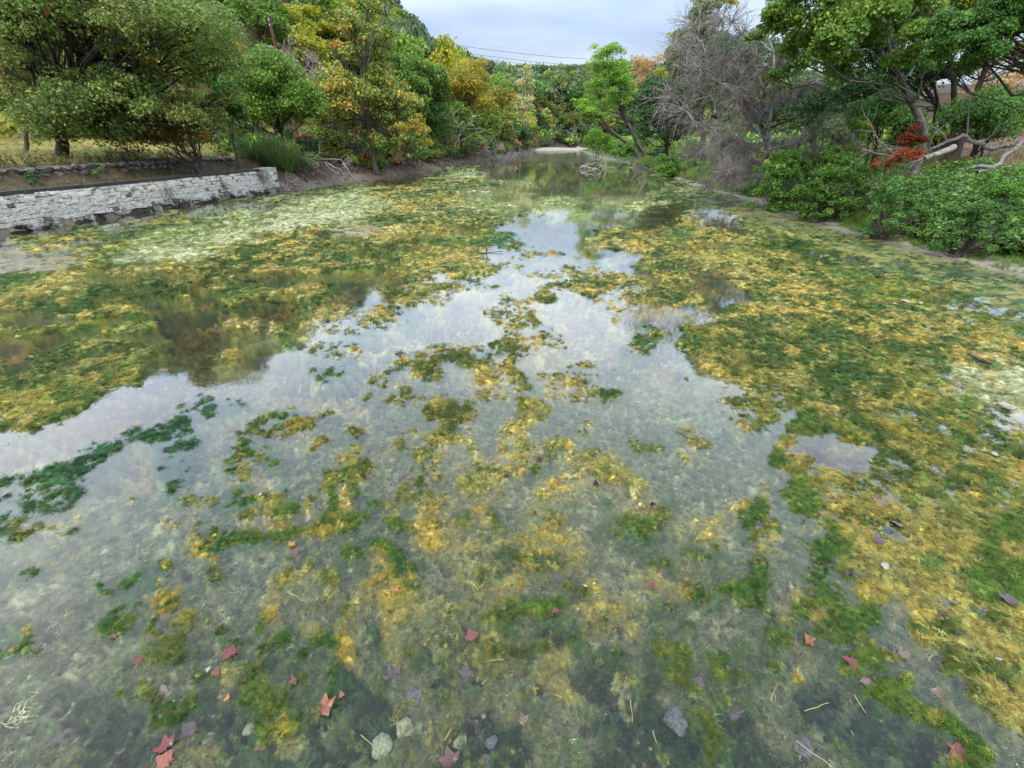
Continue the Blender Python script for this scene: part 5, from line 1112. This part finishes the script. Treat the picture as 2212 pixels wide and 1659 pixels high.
# ================================================================== FALLEN LEAVES, STONES AND STRAWS IN THE NEAR WATER
def leaf_mat_c(name, c, wet=.35):
    c = tuple(v*.72 for v in c); m = rough_mat(name, tuple(v*.4 for v in c), c, scale=9, rough=wet, bump=.25, dist=.004, p1=.3, p2=.6, spec=.5); return m
LM = {k: leaf_mat_c('leaf_'+k, c) for k, c in dict(pink=(.34, .18, .13), red=(.25, .055, .045), brownred=(.22, .075, .05), mauve=(.15, .085, .085), grey=(.30, .22, .23), orange=(.60, .25, .05), coral=(.42, .14, .07), dark=(.07, .03, .03), brown=(.26, .16, .09)).items()}
def maple_mesh(rng, name, mat, curl=.12, lobes=5):
    """palmate leaf outline with pointed lobes, folded along its veins, with stalk"""
    ang = np.linspace(-150, 150, lobes) if lobes == 5 else np.linspace(-110, 110, lobes)
    V = [(0, 0, 0)]; 
    tip = [.48, .56, .62, .56, .48] if lobes == 5 else [.52, .62, .52]
    ring = []
    for i, a in enumerate(ang):
        a = R(a+rng.uniform(-6, 6)); t = tip[i]*rng.uniform(.85, 1.12)*(.72 if (lobes == 5 and i in (0, 4)) else 1)
        for (da, f) in ((-17, .66+rng.uniform(-.1, .1)), (rng.uniform(-5, 5), rng.uniform(.8, 1.02)), (17, .66+rng.uniform(-.1, .1))):
            aa = a+R(da); ring.append((math.sin(aa)*t*f, math.cos(aa)*t*f, curl*f*f*rng.uniform(.1, 1.1)))
        if i < lobes-1:
            am = (R(ang[i])+R(ang[i+1]))/2; ring.append((math.sin(am)*rng.uniform(.28, .36), math.cos(am)*rng.uniform(.28, .36), curl*rng.uniform(-.3, .5)))
    ring.append((math.sin(R(180))*.05, -.16, 0))
    V += ring; n = len(ring); Fq = [[0, i+1, (i+1) % n+1] for i in range(n)]
    b = len(V); V += [(-.012, -.1, .01), (.012, -.1, .01), (.02, -.52, .05), (-.002, -.52, .05)]
    return npmesh(name, V, [np.array(Fq), np.array([[b, b+1, b+2, b+3]])], mat)
rl = np.random.RandomState(14)
# px, py, width m, colour, height, rotation, label
LV_ = [
 (345, 1502, .17, 'pink', -.03, 20, 'large pinkish orange sycamore leaf in the lower left water'), (497, 1412, .16, 'red', .012, 70, 'folded dark red leaf right of the pale algae patch'),
 (297, 1423, .15, 'brownred', .012, -40, 'brownish red leaf beside a dark green weed tuft'), (430, 1452, .17, 'red', -.03, 50, 'slender dull red leaf under the pale algae patch'),
 (83, 1405, .16, 'grey', -.03, 20, 'pale grey pink leaf near the left edge'), (245, 1374, .09, 'brownred', .012, 0, 'small oval brown red leaf left of centre'),
 (700, 1527, .17, 'coral', .02, -60, 'crumpled orange red leaf in the lower left middle'), (632, 1477, .12, 'brownred', .0, 10, 'small red brown leaf above the crumpled orange one'),
 (622, 1562, .15, 'brownred', .0, -20, 'brown leaf with an orange tip below the crumpled orange one'), (738, 1502, .07, 'coral', .015, 30, 'tiny orange leaf just above the crumpled orange leaf'),
 (490, 1510, .06, 'orange', .015, 10, 'tiny bright orange leaf alone on the water'), (410, 1568, .18, 'mauve', -.04, 150, 'drowned purple brown leaf in the lower left'),
 (356, 1612, .15, 'red', .01, 30, 'bright red leaf near the bottom left'), (357, 1643, .15, 'coral', .015, 80, 'orange and red leaf touching the bottom edge'),
 (1018, 1376, .16, 'brownred', .02, 15, 'large brick red star shaped leaf in the middle'), (848, 1455, .18, 'mauve', -.03, 40, 'large drowned purple leaf left of a dark stone'),
 (1005, 1452, .13, 'mauve', -.02, -10, 'purple pink leaf right of a dark stone'), (1200, 1322, .09, 'red', .02, 10, 'small upright crimson leaf in gold weed'),
 (1410, 1266, .09, 'red', .015, 60, 'small rose red leaf right of the middle'), (858, 1277, .12, 'orange', .015, 0, 'orange leaf curled over gold weed'),
 (630, 1177, .11, 'orange', .015, -15, 'small orange leaf left of centre'), (638, 1190, .13, 'red', -.01, 130, 'maroon leaf touching the small orange leaf'),
 (1440, 1322, .18, 'mauve', -.05, 30, 'large greyish purple drowned leaf right of the middle'), (1390, 1292, .12, 'grey', -.04, -30, 'pale brown drowned leaf left of the greyish purple one'),
 (1840, 1440, .16, 'red', .005, -40, 'rose red split leaf in the lower right water'), (1873, 1471, .12, 'pink', .0, 170, 'triangular pinkish leaf below the split red one'),
 (2072, 1626, .17, 'red', .01, 30, 'red star shaped leaf in the bottom right'), (1748, 1387, .12, 'coral', .005, 10, 'pale red leaf beside a grey stone on the right'),
 (883, 1031, .07, 'coral', .015, 20, 'tiny coral leaf in the middle distance'), (1168, 992, .17, 'mauve', .01, 20, 'dull purple leaf on gold weed in the middle distance'),
 (1590, 1532, .18, 'mauve', -.05, 60, 'faint purple drowned leaf in the lower right'), (970, 1640, .16, 'brownred', -.04, 15, 'drowned reddish leaf at the bottom centre'),
 (375, 1120, .22, 'mauve', -.05, 70, 'wide drowned purple leaf at the middle left'), (945, 1322, .035, 'red', .015, 0, 'tiny scarlet leaf fragment'),
 (1287, 1048, .10, 'dark', .03, 0, 'dark maroon leaf standing upright in open water'), (1408, 1093, .10, 'dark', .03, 40, 'dark curled leaf standing right of the maroon one'),
 (1208, 1246, .13, 'mauve', -.02, 90, 'dull plum leaf above the dark green weed tuft'), (868, 933, .07, 'pink', .015, 0, 'small pale pink leaf far out on open water'),
 (1698, 985, .14, 'grey', .02, 0, 'pale silvery leaf at the edge of the right weed mat'), (120, 1590, .13, 'mauve', -.03, 40, 'dim purple leaf among dark weed at the lower left'), (560, 1610, .12, 'brown', -.02, -30, 'brown drowned leaf below the tiny bright orange leaf'), (470, 1452, .10, 'brownred', .01, 120, 'small red brown leaf touching the folded red one'),
 (1130, 1555, .11, 'brown', -.02, 15, 'brown drowned leaf left of the long upright straw'), (1515, 1470, .13, 'mauve', -.02, 75, 'purple drowned leaf above the faint purple one'), (1690, 1290, .10, 'brownred', .0, 20, 'small brown red leaf between two weed tufts'), (2030, 1500, .12, 'brown', .0, 50, 'brown leaf at the edge of the gold weed above the red star leaf'),
 (1905, 1088, .22, 'brown', .03, 30, 'large brown curled leaf on the right weed mat'), (1945, 1132, .14, 'grey', .03, 60, 'silvery leaf with a dark hole on the right weed mat'),
 (1895, 1175, .15, 'mauve', .02, 0, 'purple leaf at the inner edge of the right weed mat'), (2020, 1022, .14, 'mauve', .03, 40, 'plum coloured leaf half buried in the right weed mat'),
 (2180, 1300, .18, 'mauve', .03, 40, 'wide mauve leaf against the right edge'), (1955, 1415, .14, 'brown', .02, 10, 'brown leaf in gold weed at the lower right'),
 (2160, 930, .13, 'mauve', .03, 60, 'purple leaf near the right edge of the mat'), (1800, 802, .14, 'mauve', .03, 20, 'small lilac leaf on the far part of the right mat'),
 (1770, 1110, .07, 'red', .02, 70, 'small dark red leaf at the mat edge'), (98, 537, .35, 'brownred', .03, 30, 'red brown leaf cluster on the mud by the wall'),
 (480, 456, .22, 'orange', .03, 0, 'orange leaf on the weed near the wall'), (395, 1080, .0, 'red', 0, 0, ''),
]
for (px, py, wd, ck, zz, rot, lab) in LV_:
    if wd <= 0: continue
    p = atz(px, py, max(zz, 0)); me = maple_mesh(rl, 'fallen_leaf', LM[ck], curl=rl.uniform(-.25, .5), lobes=5 if wd > .1 else 3)
    o = obj('fallen_leaf', me); hb = float(bed(np.array([p[0]]), np.array([p[1]]), False)[0][0]); zl = max(zz, hb+.02) if zz > 0 else zz
    o.location = (p[0], p[1], zl+(.02 if 'upright' in lab or 'standing' in lab else 0)); o.scale = (wd*.88,)*3
    o.rotation_euler = ((R(70) if 'standing' in lab else rl.normal(0, .12)), rl.normal(0, .12), R(rot)); tag(o, lab, 'leaf')
M_DST = rough_mat('dark_creek_stone', (.05, .045, .05), (.16, .145, .14), scale=7, bump=.6, rough=.5); M_GST = rough_mat('algae_coated_stone', (.14, .14, .08), (.36, .34, .22), scale=8, bump=.7)
ST = [(950, 1425, .17, 'd', 'oval purple grey stone with a pale streak'), (943, 1490, .13, 'd', 'square bluish grey stone under the oval one'), (893, 1490, .22, 'd', 'flat dark stone left of the bluish one'), (1328, 1314, .15, 'g', 'rough mottled stone right of the crimson leaf'),
 (1185, 1412, .14, 'd', 'smooth dark stone beside yellow algae'), (1560, 1350, .0, 'd', ''), (1622, 1375, .20, 'd', 'round black stone in the lower right'), (1662, 1395, .14, 'd', 'small black stone touching the round one'), (800, 1335, .12, 'd', 'dim stone below the orange curled leaf'),
 (728, 1340, .0, 'd', ''), (330, 1340, .22, 'd', 'ringed dark stone at the lower left'), (405, 1425, .20, 'g', 'pale algae coated stone beside the folded red leaf'), (530, 1560, .14, 'g', 'yellowish algae coated stone near the bottom left'), (465, 1525, .13, 'g', 'small mossy stone under the tiny orange leaf'),
 (440, 1585, .15, 'g', 'brown algae coated stone by the drowned purple leaf'), (870, 1560, .22, 'g', 'rubbly grey stone at the bottom centre'), (820, 1600, .25, 'g', 'large rubbly stone left of the bottom centre'), (1060, 1590, .15, 'd', 'knobbly dark stone right of the bottom centre'), (990, 1590, .18, 'g', 'rough brown stone at the bottom centre'),
 (1045, 1640, .2, 'd', 'flat dark stone cut by the bottom edge'), (1910, 1620, .0, 'd', ''), (1500, 1390, .13, 'd', 'half hidden stone by the long pale straw'), (1545, 1440, .12, 'g', 'brownish stone below the half hidden one'), (1745, 1600, .25, 'd', 'broad dark stone low on the right'), (1465, 1545, .3, 'd', 'dark slab with white specks near the bottom'),
 (1955, 654, .32, 'p', 'pale flat stone far out on the right weed mat'), (1985, 660, .22, 'p', 'second pale stone just right of the flat one'), (1930, 660, .2, 'p', 'low pale stone left of the flat one'), (2170, 882, .35, 'p', 'large creamy stone near the right edge of the mat'), (2145, 985, .16, 'p', 'bright white shell like stone on the mat'), (1905, 1235, .15, 'p', 'white chipped stone in the right weed')]
M_CHALK = rough_mat('chalky_stone', (.22, .20, .15), (.48, .44, .36), scale=7, bump=.6)
ST = [(a, b, c*(.55 if k == 'p' else .62), k, l) for a, b, c, k, l in ST]
SMAT = dict(d=M_DST, g=M_GST, p=M_CHALK)
for (px, py, s_, ck, lab) in ST:
    if s_ <= 0: continue
    p = atz(px, py, 0); o = obj('stone', rock_mesh(rl, 'creek_stone', SMAT[ck], .45, 22)); zz = -.10 if ck != 'p' else .03
    if ck == 'p': zz += max(0, float(bed(np.array([p[0]]), np.array([p[1]]), False)[0][0]))
    o.location = (p[0], p[1], zz+s_*.1); o.scale = (s_*1.15, s_, s_*.8); o.rotation_euler = (0, 0, rl.uniform(0, 6)); tag(o, lab, 'stone')
M_STRAW = rough_mat('straw', (.30, .24, .09), (.52, .44, .22), scale=6)
SW = [(1056, 1427, 1088, 1424, 'short yellow straw right of the brick red leaf'), (1040, 1478, 1052, 1468, 'bright orange brown straw below the purple pink leaf'), (1362, 1512, 1366, 1560, 'long upright yellow straw in the lower middle'), (1410, 1578, 1418, 1605, 'short green straw right of the long upright one'), (1355, 1462, 1348, 1478, 'small white straw above the long upright one'),
 (620, 1278, 660, 1300, 'thin pale straw left of centre'), (1738, 1536, 1790, 1518, 'curved yellow straw in the lower right'), (1965, 1538, 2000, 1545, 'pale straw beside dark weed at the lower right'), (1665, 1515, 1682, 1475, 'slanting pale straw above the dark weed'), (1720, 1600, 1800, 1658, 'long thin straw running to the bottom edge'),
 (780, 1588, 820, 1625, 'fine pale straw at the bottom left of centre'), (960, 1600, 975, 1575, 'pale straw among the bottom rubble'), (1845, 1500, 1870, 1540, 'brown bent straw in the lower right')]
for (x0, y0, x1, y1, lab) in SW:
    a = atz(x0, y0, .012); b = atz(x1, y1, .012); P = curve_pts(rl, a*0, b-a, 4, wob=.05); V, Q = tubes(poly2seg(P, .0028, .0018), 5); o = obj('straw', npmesh('straw', V, Q, M_STRAW)); o.location = a; tag(o, lab, 'straw')
a = atz(2092, 764, .06); b = atz(2138, 785, .06); V, Q = tubes(poly2seg(curve_pts(rl, a*0, b-a, 4, wob=.05), .03, .025), 6); o = obj('stick', npmesh('stick', V, Q, M_BARK)); o.location = a; tag(o, 'thick dark stick lying on the right weed mat', 'stick')
# looped twig in the gold mat
c0 = atz(1042, 548, 0); P = [np.array([math.cos(t)*.16, 0, .12+math.sin(t)*.16]) for t in np.linspace(-1.3, 3.9, 12)]+[np.array([.3, .1, .02]), np.array([.7, .15, .05])]
V, Q = tubes(poly2seg(P, .02, .012), 5); o = obj('looped_twig', npmesh('looped_twig', V, Q, M_BARKD)); o.location = c0; tag(o, 'dark looped twig sticking out of the golden weed', 'twig')

# sunken leaf bits and shell grit on the bed near the bridge
x, y, r_ = weed_points(9000, 51, 950, 1760)
h, W = bed(x, y, False); kp = (r_.rand(len(x)) < np.clip(.9*(W[:, ci['D']]+W[:, ci['s']]*.7+W[:, ci['v']]*.7+W[:, ci['l']]*.5+W[:, ci['y']]*.35), 0, 1)*sstep(-.2, .4, fbm(N3, x, y, .9, 3))); x, y, h = x[kp], y[kp], h[kp]; n = len(x)
pal_ = np.array([(.10, .06, .05), (.16, .09, .07), (.07, .05, .045), (.22, .13, .10), (.14, .10, .10), (.50, .46, .36)]); c = pal_[r_.choice(6, n, p=[.25, .22, .2, .15, .12, .06])]
scatter('sunken_leaf_litter', np.stack([x, y, np.where(h > -.03, np.maximum(h, 0)+.012, h+.02)], 1), P_LITTER, r_.uniform(.018, .075, n)*(.6+.12*np.sqrt(x*x+y*y)), np.stack([r_.normal(0, .3, n), r_.normal(0, .3, n), r_.uniform(0, 6.28, n)], 1), c, 'small rotten leaf bits and shell grit lying on the weed and silt')
